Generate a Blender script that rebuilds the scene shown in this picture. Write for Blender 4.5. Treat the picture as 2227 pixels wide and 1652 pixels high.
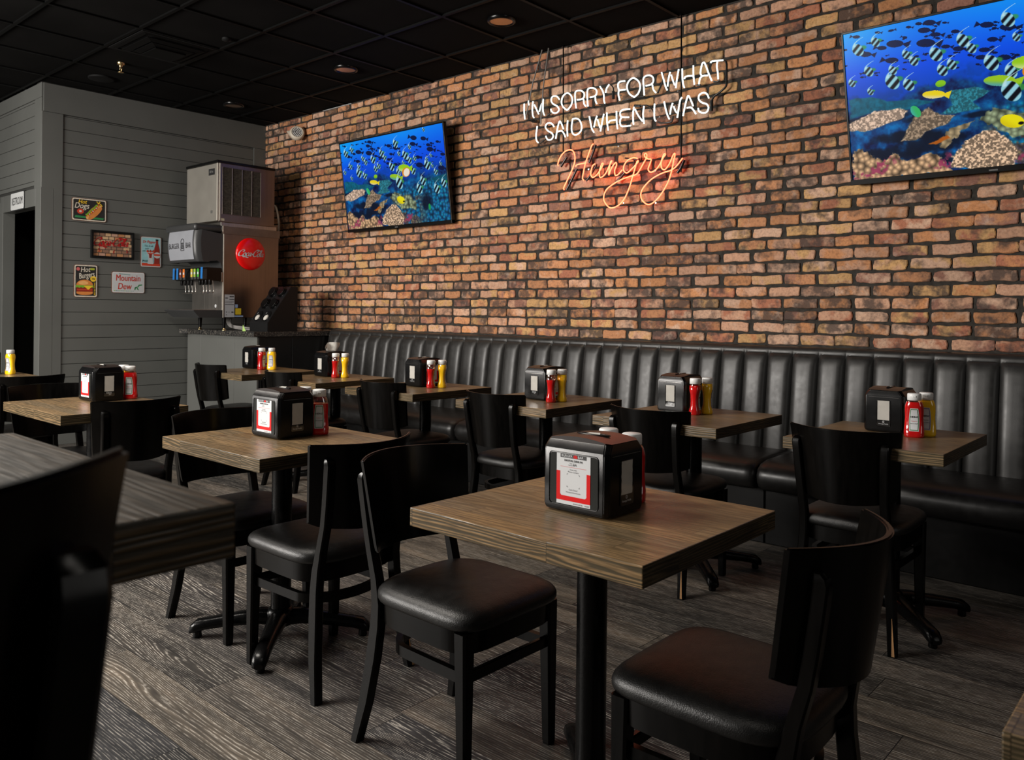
import bpy, bmesh, math, random
import numpy as np
from mathutils import Vector, Matrix

# ------------------------------------------------------------------ scene, camera, light
S = bpy.context.scene
for o in list(bpy.data.objects):
    bpy.data.objects.remove(o)
C = S.collection
PI = math.pi
FPX, PX, PY, EYE = 1763.0, 1113.5, 678.0, 1.25
TH, ROLL = math.radians(48.4), math.radians(0.6)
FW = Vector((-math.cos(TH), math.sin(TH), 0))
RT = Vector((math.sin(TH), math.cos(TH), 0))
UP = Vector((0, 0, 1))

cam_data = bpy.data.cameras.new('camera')
cam = bpy.data.objects.new('camera', cam_data)
C.objects.link(cam)
r2 = RT * math.cos(ROLL) + UP * math.sin(ROLL)
u2 = -RT * math.sin(ROLL) + UP * math.cos(ROLL)
rot = Matrix((r2, u2, -FW)).transposed().to_4x4()
cam.matrix_world = Matrix.Translation((0, 0, EYE)) @ rot
cam_data.sensor_fit = 'HORIZONTAL'
cam_data.sensor_width = 36.0
cam_data.lens = 36.0 * FPX / 2227.0
cam_data.shift_x = 0.0
cam_data.shift_y = -(826.0 - PY) / 2227.0
cam_data.clip_start = 0.02
cam_data.dof.use_dof = True
cam_data.dof.focus_distance = 3.0
cam_data.dof.aperture_fstop = 8.0
S.camera = cam

w = bpy.data.worlds.new('room_ambience')
S.world = w
w.use_nodes = True
w.node_tree.nodes['Background'].inputs[0].default_value = (0.90, 0.95, 1.0, 1)
w.node_tree.nodes['Background'].inputs[1].default_value = 0.02

S.view_settings.view_transform = 'Standard'
S.view_settings.look = 'None'
S.view_settings.gamma = 1.0
S.view_settings.exposure = 0.0
S.view_settings.use_curve_mapping = False


def area(name, loc, target, sx, sy, power, color):
    l = bpy.data.lights.new(name, 'AREA')
    l.shape = 'RECTANGLE'
    l.size, l.size_y = sx, sy
    l.energy = power
    l.color = color
    o = bpy.data.objects.new(name, l)
    C.objects.link(o)
    o.location = loc
    d = Vector(target) - Vector(loc)
    o.rotation_euler = d.to_track_quat('-Z', 'Y').to_euler()
    return o


# daylight of the shop front behind the camera
area('storefront_daylight', (-6.0, -2.45, 2.0), (-2.2, 4.8, 1.45), 3.2, 1.4, 590, (1.0, 0.95, 0.89))
# added fill light from the unseen right hand end of the room
area('right_end_fill', (3.6, 2.2, 1.9), (-5.0, 3.6, 1.7), 1.4, 1.8, 15, (1.0, 0.95, 0.88))
# ceiling light panels over the middle of the room, above and behind the view
area('ceiling_panel_light', (-3.5, 0.7, 3.22), (-3.5, 0.7, 0.0), 1.2, 0.6, 105, (1.0, 0.93, 0.84))
area('ceiling_panel_light', (-0.6, 0.2, 3.22), (-0.6, 0.2, 0.0), 1.2, 0.6, 9, (1.0, 0.93, 0.84))
area('ceiling_panel_light', (-6.6, 0.4, 3.22), (-6.6, 0.4, 0.0), 1.2, 0.6, 40, (1.0, 0.93, 0.84))


def ray(u, v):
    a = (u - PX) / FPX
    b = -(v - PY) / FPX
    x = a * math.cos(ROLL) - b * math.sin(ROLL)
    y = a * math.sin(ROLL) + b * math.cos(ROLL)
    return FW + RT * x + UP * y


def on_wall(u, v, Y):
    d = ray(u, v)
    return Vector((0, 0, EYE)) + d * (Y / d.y)


# ------------------------------------------------------------------ materials
MATS = {}


def mat(name, color=(0.5, 0.5, 0.5), rough=0.5, metal=0.0, spec=0.5, bump=None, coat=0.0, vary=0.0,
        vscale=8.0, emit=None, estr=0.0, trans=0.0, ior=1.45, rvary=0.0, stretch=(1, 1, 1)):
    if name in MATS:
        return MATS[name]
    m = bpy.data.materials.new(name)
    m.use_nodes = True
    nt = m.node_tree
    b = nt.nodes['Principled BSDF']
    b.inputs['Base Color'].default_value = (*color, 1)
    b.inputs['Roughness'].default_value = rough
    b.inputs['Metallic'].default_value = metal
    b.inputs['Specular IOR Level'].default_value = spec
    b.inputs['Coat Weight'].default_value = coat
    b.inputs['Coat Roughness'].default_value = 0.15
    b.inputs['Transmission Weight'].default_value = trans
    b.inputs['IOR'].default_value = ior
    if emit:
        b.inputs['Emission Color'].default_value = (*emit, 1)
        b.inputs['Emission Strength'].default_value = estr
    tc = nt.nodes.new('ShaderNodeTexCoord')
    mp = nt.nodes.new('ShaderNodeMapping')
    mp.inputs['Scale'].default_value = stretch
    nt.links.new(tc.outputs['Object'], mp.inputs['Vector'])
    if vary > 0 or rvary > 0:
        n = nt.nodes.new('ShaderNodeTexNoise')
        n.inputs['Scale'].default_value = vscale
        n.inputs['Detail'].default_value = 5
        nt.links.new(mp.outputs[0], n.inputs['Vector'])
        if vary > 0:
            r = nt.nodes.new('ShaderNodeValToRGB')
            r.color_ramp.elements[0].position = 0.3
            r.color_ramp.elements[1].position = 0.7
            r.color_ramp.elements[0].color = (*[c * (1 - vary) for c in color], 1)
            r.color_ramp.elements[1].color = (*[min(1, c * (1 + vary)) for c in color], 1)
            nt.links.new(n.outputs['Fac'], r.inputs['Fac'])
            nt.links.new(r.outputs['Color'], b.inputs['Base Color'])
        if rvary > 0:
            mr = nt.nodes.new('ShaderNodeMapRange')
            mr.inputs['To Min'].default_value = max(0.02, rough - rvary)
            mr.inputs['To Max'].default_value = min(1, rough + rvary)
            nt.links.new(n.outputs['Fac'], mr.inputs['Value'])
            nt.links.new(mr.outputs['Result'], b.inputs['Roughness'])
    if bump:
        sc, st = bump
        n2 = nt.nodes.new('ShaderNodeTexNoise')
        n2.inputs['Scale'].default_value = sc
        n2.inputs['Detail'].default_value = 3
        nt.links.new(mp.outputs[0], n2.inputs['Vector'])
        bp = nt.nodes.new('ShaderNodeBump')
        bp.inputs['Strength'].default_value = st
        bp.inputs['Distance'].default_value = 0.002
        nt.links.new(n2.outputs['Fac'], bp.inputs['Height'])
        nt.links.new(bp.outputs['Normal'], b.inputs['Normal'])
    MATS[name] = m
    return m


def nodes_of(name):
    m = bpy.data.materials.new(name)
    m.use_nodes = True
    MATS[name] = m
    nt = m.node_tree
    return m, nt, nt.nodes['Principled BSDF']


def N(nt, typ, ins=None, **props):
    n = nt.nodes.new(typ)
    for k, v in props.items():
        setattr(n, k, v)
    for k, v in (ins or {}).items():
        if isinstance(v, bpy.types.NodeSocket):
            nt.links.new(v, n.inputs[k])
        else:
            n.inputs[k].default_value = v
    return n


def MA(nt, op, a, b=0.0, c=0.0):
    n = nt.nodes.new('ShaderNodeMath')
    n.operation = op
    for i, v in enumerate((a, b, c)):
        if isinstance(v, bpy.types.NodeSocket):
            nt.links.new(v, n.inputs[i])
        else:
            n.inputs[i].default_value = v
    return n.outputs[0]


def ramp(nt, fac, stops):
    r = nt.nodes.new('ShaderNodeValToRGB')
    els = r.color_ramp.elements
    while len(els) < len(stops):
        els.new(0.5)
    for e, (p, c) in zip(els, stops):
        e.position = p
        e.color = (*c, 1)
    nt.links.new(fac, r.inputs['Fac'])
    return r.outputs['Color']


def mixc(nt, fac, a, b, mode='MIX'):
    n = nt.nodes.new('ShaderNodeMix')
    n.data_type = 'RGBA'
    n.blend_type = mode
    for i, v in ((0, fac), (6, a), (7, b)):
        if isinstance(v, bpy.types.NodeSocket):
            nt.links.new(v, n.inputs[i])
        else:
            n.inputs[i].default_value = v if i == 0 else (*v, 1)
    return n.outputs[2]


def brick_material():
    m, nt, b = nodes_of('old_brick')
    tc = N(nt, 'ShaderNodeTexCoord')
    a = N(nt, 'ShaderNodeAttribute', attribute_name='tone')
    a2 = N(nt, 'ShaderNodeAttribute', attribute_name='tone_b')
    sd = N(nt, 'ShaderNodeAttribute', attribute_name='seed')
    v = N(nt, 'ShaderNodeVectorMath', {0: tc.outputs['Object'], 1: sd.outputs['Vector']}, operation='ADD')
    n1 = N(nt, 'ShaderNodeTexNoise', {'Vector': v.outputs[0], 'Scale': 9.0, 'Detail': 4.0, 'Roughness': 0.55})
    f1 = N(nt, 'ShaderNodeMapRange', {'Value': n1.outputs['Fac'], 'From Min': 0.44, 'From Max': 0.56})
    base = mixc(nt, f1.outputs[0], a.outputs['Color'], a2.outputs['Color'])
    n2 = N(nt, 'ShaderNodeTexNoise', {'Vector': v.outputs[0], 'Scale': 70.0, 'Detail': 5.0, 'Roughness': 0.7})
    sp = ramp(nt, n2.outputs['Fac'], [(0.3, (0.60, 0.57, 0.56)), (0.5, (1, 1, 1)), (0.72, (1.22, 1.2, 1.17))])
    base = mixc(nt, 1.0, base, sp, 'MULTIPLY')
    # sooty patches burnt into some of the bricks
    n3 = N(nt, 'ShaderNodeTexNoise', {'Vector': v.outputs[0], 'Scale': 15.0, 'Detail': 3.0, 'Roughness': 0.6, 'W': 3.0},
           noise_dimensions='4D')
    soot = MA(nt, 'ADD', n3.outputs['Fac'], a.outputs['Alpha'])
    sf = N(nt, 'ShaderNodeMapRange', {'Value': soot, 'From Min': 0.58, 'From Max': 0.78, 'To Max': 0.85})
    base = mixc(nt, sf.outputs[0], base, (0.045, 0.032, 0.028))
    n5 = N(nt, 'ShaderNodeTexNoise', {'Vector': v.outputs[0], 'Scale': 14.0, 'Detail': 5.0, 'Roughness': 0.65, 'W': 8.0}, noise_dimensions='4D')
    wf = N(nt, 'ShaderNodeMapRange', {'Value': n5.outputs['Fac'], 'From Min': 0.56, 'From Max': 0.74, 'To Max': 0.5})
    base = mixc(nt, wf.outputs[0], base, (0.60, 0.44, 0.34))
    nt.links.new(base, b.inputs['Base Color'])
    b.inputs['Roughness'].default_value = 0.75
    b.inputs['Specular IOR Level'].default_value = 0.3
    bp = N(nt, 'ShaderNodeBump', {'Height': n2.outputs['Fac'], 'Strength': 0.5, 'Distance': 0.004})
    nt.links.new(bp.outputs[0], b.inputs['Normal'])
    return m


def plank_floor_material():
    m, nt, b = nodes_of('cerused_plank_floor')
    tc = N(nt, 'ShaderNodeTexCoord')
    s = N(nt, 'ShaderNodeSeparateXYZ', {0: tc.outputs['Object']})
    X, Y = s.outputs[0], s.outputs[1]
    row = MA(nt, 'FLOOR', MA(nt, 'DIVIDE', Y, 0.185))
    off = N(nt, 'ShaderNodeTexWhiteNoise', {'W': row}, noise_dimensions='1D')
    xs = MA(nt, 'ADD', MA(nt, 'DIVIDE', X, 1.22), MA(nt, 'MULTIPLY', off.outputs['Value'], 7.0))
    col = MA(nt, 'FLOOR', xs)
    cid = N(nt, 'ShaderNodeCombineXYZ', {0: row, 1: col, 2: 0.0})
    wn = N(nt, 'ShaderNodeTexWhiteNoise', {'Vector': cid.outputs[0]}, noise_dimensions='3D')
    rnd = wn.outputs['Value']
    rnd2 = N(nt, 'ShaderNodeSeparateColor', {0: wn.outputs['Color']}).outputs[1]
    sh = MA(nt, 'MULTIPLY', rnd, 37.0)
    gx = MA(nt, 'ADD', X, sh)
    gv = N(nt, 'ShaderNodeCombineXYZ', {0: MA(nt, 'MULTIPLY', gx, 1.15), 1: MA(nt, 'MULTIPLY', Y, 8.5), 2: sh})
    big = N(nt, 'ShaderNodeTexNoise', {'Vector': gv.outputs[0], 'Scale': 1.0, 'Detail': 1.2, 'Roughness': 0.4})
    amp = N(nt, 'ShaderNodeMapRange', {'Value': rnd2, 'From Min': 0.35, 'To Min': 16.0, 'To Max': 120.0})
    mv = N(nt, 'ShaderNodeCombineXYZ', {0: MA(nt, 'MULTIPLY', gx, 3.0), 1: MA(nt, 'MULTIPLY', Y, 42.0), 2: sh})
    mid = N(nt, 'ShaderNodeTexNoise', {'Vector': mv.outputs[0], 'Scale': 1.0, 'Detail': 2.0})
    rings = MA(nt, 'ADD', MA(nt, 'MULTIPLY', big.outputs['Fac'], amp.outputs[0]),
               MA(nt, 'ADD', MA(nt, 'MULTIPLY', mid.outputs['Fac'], 13.0), MA(nt, 'MULTIPLY', Y, 720.0)))
    line = MA(nt, 'ADD', MA(nt, 'MULTIPLY', MA(nt, 'SINE', rings), 0.5), 0.5)
    fv = N(nt, 'ShaderNodeCombineXYZ', {0: MA(nt, 'MULTIPLY', gx, 30.0), 1: MA(nt, 'MULTIPLY', Y, 260.0), 2: sh})
    fine = N(nt, 'ShaderNodeTexNoise', {'Vector': fv.outputs[0], 'Scale': 1.0, 'Detail': 2.0})
    wv = N(nt, 'ShaderNodeCombineXYZ', {0: MA(nt, 'MULTIPLY', gx, 1.4), 1: MA(nt, 'MULTIPLY', Y, 11.0), 2: sh})
    wash = N(nt, 'ShaderNodeTexNoise', {'Vector': wv.outputs[0], 'Scale': 1.6, 'Detail': 4.0, 'Roughness': 0.6})
    tone = ramp(nt, rnd, [(0.0, (0.019, 0.0190, 0.0195)), (0.3, (0.064, 0.055, 0.046)), (0.55, (0.115, 0.095, 0.074)),
                          (0.75, (0.028, 0.028, 0.031)), (1.0, (0.145, 0.119, 0.092))])
    tone = mixc(nt, 1.0, tone, ramp(nt, wash.outputs['Fac'], [(0.32, (0.35, 0.36, 0.38)), (0.52, (1, 1, 1)), (0.7, (1.5, 1.42, 1.34))]), 'MULTIPLY')
    grain = N(nt, 'ShaderNodeMapRange', {'Value': fine.outputs['Fac'], 'From Min': 0.40, 'From Max': 0.60})
    lf = MA(nt, 'MULTIPLY', N(nt, 'ShaderNodeMapRange', {'Value': line, 'From Min': 0.66, 'From Max': 0.99}).outputs[0], grain.outputs[0])
    wf = N(nt, 'ShaderNodeMapRange', {'Value': wash.outputs['Fac'], 'From Min': 0.35, 'From Max': 0.6, 'To Min': 0.30, 'To Max': 0.98})
    pl_ = MA(nt, 'ADD', 0.55, MA(nt, 'MULTIPLY', rnd2, 0.45))
    colr = mixc(nt, MA(nt, 'MULTIPLY', MA(nt, 'MULTIPLY', lf, pl_), wf.outputs[0]), tone, (0.50, 0.46, 0.405))
    dk = N(nt, 'ShaderNodeMapRange', {'Value': line, 'From Min': 0.45, 'From Max': 0.0, 'To Max': 0.45})
    colr = mixc(nt, dk.outputs[0], colr, (0.013, 0.012, 0.012))
    fy = MA(nt, 'FRACT', MA(nt, 'DIVIDE', Y, 0.185))
    fx = MA(nt, 'FRACT', xs)
    jy = MA(nt, 'LESS_THAN', MA(nt, 'ABSOLUTE', MA(nt, 'SUBTRACT', fy, 0.5)), 0.4925)
    jx = MA(nt, 'LESS_THAN', MA(nt, 'ABSOLUTE', MA(nt, 'SUBTRACT', fx, 0.5)), 0.4988)
    j = MA(nt, 'MULTIPLY', jx, jy)
    colr = mixc(nt, j, (0.008, 0.007, 0.007), colr)
    nt.links.new(colr, b.inputs['Base Color'])
    rr = N(nt, 'ShaderNodeMapRange', {'Value': fine.outputs['Fac'], 'To Min': 0.42, 'To Max': 0.62})
    nt.links.new(rr.outputs[0], b.inputs['Roughness'])
    b.inputs['Specular IOR Level'].default_value = 0.4
    bp = N(nt, 'ShaderNodeBump', {'Height': MA(nt, 'ADD', line, j), 'Strength': 0.2, 'Distance': 0.001})
    nt.links.new(bp.outputs[0], b.inputs['Normal'])
    return m


def table_wood(name, swap, dark=1.0):
    """stained butcher block; strips run along X, or along Y on the end faces"""
    m, nt, b = nodes_of(name)
    tc = N(nt, 'ShaderNodeTexCoord')
    s = N(nt, 'ShaderNodeSeparateXYZ', {0: tc.outputs['Object']})
    oi = N(nt, 'ShaderNodeObjectInfo')
    X, Y, Z = s.outputs[0], s.outputs[1], s.outputs[2]
    if swap:
        X, Y = Y, X
    rs = MA(nt, 'MULTIPLY', oi.outputs['Random'], 19.0)
    row = MA(nt, 'FLOOR', MA(nt, 'DIVIDE', MA(nt, 'ADD', Y, 5.0), 0.068)) if not swap else MA(nt, 'ADD', 3.0, 0.0)
    off = N(nt, 'ShaderNodeTexWhiteNoise', {'W': MA(nt, 'ADD', row, rs)}, noise_dimensions='1D')
    xs = MA(nt, 'ADD', MA(nt, 'DIVIDE', X, 0.43), MA(nt, 'MULTIPLY', off.outputs['Value'], 5.0))
    cid = N(nt, 'ShaderNodeCombineXYZ', {0: row, 1: MA(nt, 'FLOOR', xs), 2: rs})
    wn = N(nt, 'ShaderNodeTexWhiteNoise', {'Vector': cid.outputs[0]}, noise_dimensions='3D')
    rnd = wn.outputs['Value']
    sh = MA(nt, 'ADD', MA(nt, 'MULTIPLY', rnd, 23.0), rs)
    gx = MA(nt, 'ADD', X, sh)
    gv = N(nt, 'ShaderNodeCombineXYZ', {0: MA(nt, 'MULTIPLY', gx, 1.6), 1: MA(nt, 'MULTIPLY', Y, 13.0),
                                        2: MA(nt, 'ADD', sh, MA(nt, 'MULTIPLY', Z, 19.0))})
    big = N(nt, 'ShaderNodeTexNoise', {'Vector': gv.outputs[0], 'Scale': 1.0, 'Detail': 2.5, 'Roughness': 0.5})
    rings = MA(nt, 'ADD', MA(nt, 'MULTIPLY', big.outputs['Fac'], 50.0),
               MA(nt, 'ADD', MA(nt, 'MULTIPLY', Z, 820.0), MA(nt, 'MULTIPLY', Y, 360.0)))
    line = MA(nt, 'ADD', MA(nt, 'MULTIPLY', MA(nt, 'SINE', rings), 0.5), 0.5)
    fv = N(nt, 'ShaderNodeCombineXYZ', {0: MA(nt, 'MULTIPLY', gx, 14.0), 1: MA(nt, 'MULTIPLY', Y, 300.0),
                                        2: MA(nt, 'MULTIPLY', Z, 300.0)})
    fine = N(nt, 'ShaderNodeTexNoise', {'Vector': fv.outputs[0], 'Scale': 1.0, 'Detail': 3.0})
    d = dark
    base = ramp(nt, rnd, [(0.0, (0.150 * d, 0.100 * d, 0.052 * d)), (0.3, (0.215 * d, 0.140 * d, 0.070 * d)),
                          (0.6, (0.165 * d, 0.122 * d, 0.074 * d)), (1.0, (0.265 * d, 0.165 * d, 0.076 * d))])
    gl = ramp(nt, fine.outputs['Fac'], [(0.3, (0.42, 0.42, 0.42)), (0.65, (1.3, 1.27, 1.22))])
    c = mixc(nt, 1.0, base, gl, 'MULTIPLY')
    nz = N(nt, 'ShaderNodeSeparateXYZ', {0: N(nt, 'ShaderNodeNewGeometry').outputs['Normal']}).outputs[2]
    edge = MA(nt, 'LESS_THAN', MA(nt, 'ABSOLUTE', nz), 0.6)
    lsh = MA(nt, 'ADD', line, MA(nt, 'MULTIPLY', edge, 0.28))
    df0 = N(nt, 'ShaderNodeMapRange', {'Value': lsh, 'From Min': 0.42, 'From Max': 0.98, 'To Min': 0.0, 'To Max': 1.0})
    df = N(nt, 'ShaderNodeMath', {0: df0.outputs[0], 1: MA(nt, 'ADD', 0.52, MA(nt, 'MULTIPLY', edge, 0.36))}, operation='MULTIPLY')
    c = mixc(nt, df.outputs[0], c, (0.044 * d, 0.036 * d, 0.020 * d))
    # knots
    kv = N(nt, 'ShaderNodeCombineXYZ', {0: MA(nt, 'MULTIPLY', gx, 3.2), 1: MA(nt, 'MULTIPLY', Y, 7.0), 2: MA(nt, 'ADD', sh, MA(nt, 'MULTIPLY', Z, 3.0))})
    vo = N(nt, 'ShaderNodeTexVoronoi', {'Vector': kv.outputs[0], 'Scale': 0.9})
    kf = N(nt, 'ShaderNodeMapRange', {'Value': vo.outputs['Distance'], 'From Min': 0.12, 'From Max': 0.03, 'To Max': 0.85})
    c = mixc(nt, kf.outputs[0], c, (0.075 * d, 0.028 * d, 0.012 * d))
    if not swap:
        fy = MA(nt, 'FRACT', MA(nt, 'DIVIDE', MA(nt, 'ADD', Y, 5.0), 0.068))
        jy = MA(nt, 'LESS_THAN', MA(nt, 'ABSOLUTE', MA(nt, 'SUBTRACT', fy, 0.5)), 0.488)
    else:
        jy = MA(nt, 'ADD', 1.0, 0.0)
    jx = MA(nt, 'LESS_THAN', MA(nt, 'ABSOLUTE', MA(nt, 'SUBTRACT', MA(nt, 'FRACT', xs), 0.5)), 0.4975)
    j = MA(nt, 'ADD', MA(nt, 'MULTIPLY', MA(nt, 'MULTIPLY', jx, jy), 0.55), 0.45)
    c = mixc(nt, j, (0.018, 0.012, 0.008), c)
    c = mixc(nt, MA(nt, 'MULTIPLY', edge, 0.68 if swap else 0.28), c, (0.012, 0.010, 0.006))  # shade of the side and end faces put into their colour
    nt.links.new(c, b.inputs['Base Color'])
    rr = N(nt, 'ShaderNodeMapRange', {'Value': fine.outputs['Fac'], 'To Min': 0.22, 'To Max': 0.42})
    nt.links.new(rr.outputs[0], b.inputs['Roughness'])
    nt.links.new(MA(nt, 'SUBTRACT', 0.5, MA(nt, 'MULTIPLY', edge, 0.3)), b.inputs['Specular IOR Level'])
    hb = MA(nt, 'ADD', MA(nt, 'MULTIPLY', line, -0.6), fine.outputs['Fac'])
    bp = N(nt, 'ShaderNodeBump', {'Height': hb, 'Strength': 0.35, 'Distance': 0.0012})
    nt.links.new(bp.outputs[0], b.inputs['Normal'])
    return m


def steel_material(name, col, vert=True, rough=0.33):
    m, nt, b = nodes_of(name)
    tc = N(nt, 'ShaderNodeTexCoord')
    mp = N(nt, 'ShaderNodeMapping', {'Vector': tc.outputs['Object'], 'Scale': (140, 140, 1.2) if vert else (2, 2, 200)})
    n = N(nt, 'ShaderNodeTexNoise', {'Vector': mp.outputs[0], 'Scale': 1.0, 'Detail': 3.0})
    nb = N(nt, 'ShaderNodeTexNoise', {'Vector': tc.outputs['Object'], 'Scale': 4.0, 'Detail': 2.0})
    f = MA(nt, 'MULTIPLY', MA(nt, 'ADD', n.outputs['Fac'], nb.outputs['Fac']), 0.5)
    c = ramp(nt, f, [(0.3, tuple(x * 0.8 for x in col)), (0.7, tuple(min(1, x * 1.2) for x in col))])
    nt.links.new(c, b.inputs['Base Color'])
    b.inputs['Metallic'].default_value = 1.0
    rr = N(nt, 'ShaderNodeMapRange', {'Value': n.outputs['Fac'], 'To Min': rough - 0.1, 'To Max': rough + 0.12})
    nt.links.new(rr.outputs[0], b.inputs['Roughness'])
    return m


def granite_material():
    m, nt, b = nodes_of('black_granite')
    tc = N(nt, 'ShaderNodeTexCoord')
    v = N(nt, 'ShaderNodeTexVoronoi', {'Vector': tc.outputs['Object'], 'Scale': 130.0})
    n = N(nt, 'ShaderNodeTexNoise', {'Vector': tc.outputs['Object'], 'Scale': 90.0, 'Detail': 4.0})
    f = MA(nt, 'MULTIPLY', MA(nt, 'ADD', N(nt, 'ShaderNodeSeparateColor', {0: v.outputs['Color']}).outputs[0], n.outputs['Fac']), 0.5)
    c = ramp(nt, f, [(0.3, (0.008, 0.008, 0.009)), (0.55, (0.03, 0.029, 0.028)), (0.68, (0.075, 0.068, 0.058)), (0.85, (0.20, 0.18, 0.155))])
    nt.links.new(c, b.inputs['Base Color'])
    b.inputs['Roughness'].default_value = 0.3
    return m


def leather_material(name, col, rough, bump=0.35, scale=420.0, spec=0.5):
    m, nt, b = nodes_of(name)
    tc = N(nt, 'ShaderNodeTexCoord')
    n = N(nt, 'ShaderNodeTexNoise', {'Vector': tc.outputs['Object'], 'Scale': scale, 'Detail': 3.0})
    n2 = N(nt, 'ShaderNodeTexNoise', {'Vector': tc.outputs['Object'], 'Scale': 30.0, 'Detail': 3.0})
    c = ramp(nt, n2.outputs['Fac'], [(0.3, tuple(x * 0.8 for x in col)), (0.7, tuple(x * 1.2 for x in col))])
    nt.links.new(c, b.inputs['Base Color'])
    rr = N(nt, 'ShaderNodeMapRange', {'Value': n2.outputs['Fac'], 'To Min': rough - 0.08, 'To Max': rough + 0.1})
    nt.links.new(rr.outputs[0], b.inputs['Roughness'])
    b.inputs['Specular IOR Level'].default_value = spec
    bp = N(nt, 'ShaderNodeBump', {'Height': MA(nt, 'ADD', n.outputs['Fac'], MA(nt, 'MULTIPLY', n2.outputs['Fac'], 1.5)), 'Strength': bump, 'Distance': 0.0015})
    nt.links.new(bp.outputs[0], b.inputs['Normal'])
    return m


def worn_black_wood():
    m, nt, b = nodes_of('black_lacquered_wood')
    tc = N(nt, 'ShaderNodeTexCoord')
    mp = N(nt, 'ShaderNodeMapping', {'Vector': tc.outputs['Object'], 'Scale': (60, 60, 9)})
    n = N(nt, 'ShaderNodeTexNoise', {'Vector': mp.outputs[0], 'Scale': 1.0, 'Detail': 3.0})
    c = ramp(nt, n.outputs['Fac'], [(0.3, (0.0010, 0.0009, 0.0008)), (0.7, (0.0022, 0.0019, 0.0017))])
    nt.links.new(c, b.inputs['Base Color'])
    rr = N(nt, 'ShaderNodeMapRange', {'Value': n.outputs['Fac'], 'To Min': 0.19, 'To Max': 0.30})
    nt.links.new(rr.outputs[0], b.inputs['Roughness'])
    b.inputs['Specular IOR Level'].default_value = 0.14
    bp = N(nt, 'ShaderNodeBump', {'Height': n.outputs['Fac'], 'Strength': 0.12, 'Distance': 0.0008})
    nt.links.new(bp.outputs[0], b.inputs['Normal'])
    return m


BRICK = brick_material()
MORTAR = mat('dark_mortar', (0.034, 0.030, 0.026), 0.9, spec=0.2, vary=0.3, vscale=40, bump=(90, 0.6))
FLOOR = plank_floor_material()
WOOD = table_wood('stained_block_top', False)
WOODE = table_wood('stained_shaded_end', True)
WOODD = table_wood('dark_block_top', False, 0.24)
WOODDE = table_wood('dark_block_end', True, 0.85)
STEEL = steel_material('brushed_steel', (0.47, 0.44, 0.41))
STEELD = steel_material('brushed_steel_panel', (0.25, 0.205, 0.175), rough=0.32)
STEELF = mat('grey_steel_front', (0.27, 0.255, 0.225), 0.6, metal=0.6, vary=0.05, vscale=6, rvary=0.05)
STRIP = mat('satin_edge_strip', (0.55, 0.52, 0.45), 0.5, metal=0.5, vary=0.05)
GRANITE = granite_material()
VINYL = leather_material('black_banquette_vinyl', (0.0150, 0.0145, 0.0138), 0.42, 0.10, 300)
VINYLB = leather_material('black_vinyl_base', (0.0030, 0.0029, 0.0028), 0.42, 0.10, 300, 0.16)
SEATV = leather_material('black_seat_vinyl', (0.0042, 0.0041, 0.0040), 0.36, 0.5, 420, 0.36)
VINYLS = leather_material('black_cushion_vinyl', (0.0075, 0.0072, 0.007), 0.36, 0.14, 300, 0.4)
BLACKWOOD = worn_black_wood()
RAWWOOD = mat('bare_wood', (0.42, 0.22, 0.09), 0.6, vary=0.3, vscale=60, stretch=(1, 1, 0.1))
GREY = mat('grey_paint', (0.108, 0.111, 0.104), 0.42, spec=0.4, vary=0.05, vscale=3)
GROOVE = mat('groove_paint', (0.03, 0.03, 0.028), 0.7)
CEIL = mat('black_ceiling_tile', (0.0052, 0.0050, 0.0048), 0.9, spec=0.06, vary=0.3, vscale=2, bump=(250, 0.5))
TBAR = mat('black_ceiling_grid', (0.0022, 0.0022, 0.0022), 0.5, spec=0.12)
IRON = mat('black_cast_iron', (0.0018, 0.0018, 0.0019), 0.26, spec=0.2, bump=(160, 0.2), rvary=0.1, vscale=30)
BLACKP = mat('black_plastic', (0.0022, 0.0022, 0.0024), 0.24, spec=0.35, bump=(600, 0.05), rvary=0.05, vscale=20)
BROWNP = mat('black_plastic_lid', (0.016, 0.011, 0.0095), 0.30, spec=0.5, bump=(600, 0.05))
GREYP = mat('charcoal_plastic', (0.035, 0.036, 0.037), 0.38, bump=(400, 0.1), rvary=0.06, vscale=9)
NAPKIN = mat('white_paper', (0.52, 0.50, 0.46), 0.85, spec=0.2, vary=0.06, vscale=30)
WHITEP = mat('white_plastic', (0.70, 0.70, 0.69), 0.35, vary=0.02)
WINDOWP = mat('clear_window_plastic', (0.86, 0.86, 0.85), 0.12, trans=1.0, ior=1.2)
BLACK = mat('matt_black', (0.004, 0.004, 0.004), 0.7, spec=0.2)
PRINTW = mat('white_print', (0.50, 0.51, 0.52), 0.55, spec=0.2, vary=0.02)
PRINTK = mat('black_print', (0.012, 0.012, 0.013), 0.5)
PRINTR = mat('red_print', (0.52, 0.004, 0.004), 0.5, spec=0.15, vary=0.05)
KETCHUP = mat('ketchup_red', (0.42, 0.006, 0.006), 0.12, coat=0.6, vary=0.15, vscale=25)
MUSTARD = mat('mustard_yellow', (0.80, 0.47, 0.010), 0.18, coat=0.6, vary=0.1, vscale=25)
CLEARB = mat('clear_bottle', (0.85, 0.62, 0.50), 0.08, trans=0.9, ior=1.2)
BRASS = mat('brass', (0.62, 0.47, 0.24), 0.3, metal=1.0, vary=0.1)
CHROME = mat('chrome', (0.75, 0.74, 0.72), 0.15, metal=1.0, vary=0.03)
COPPER = mat('copper_reflector', (0.75, 0.48, 0.33), 0.22, metal=1.0, vary=0.1)
CREAM = mat('cream_plastic', (0.60, 0.53, 0.43), 0.45, vary=0.05)


def flat(name, col, rough=0.5):
    return mat(name, col, rough, vary=0.06, vscale=40)


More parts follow.
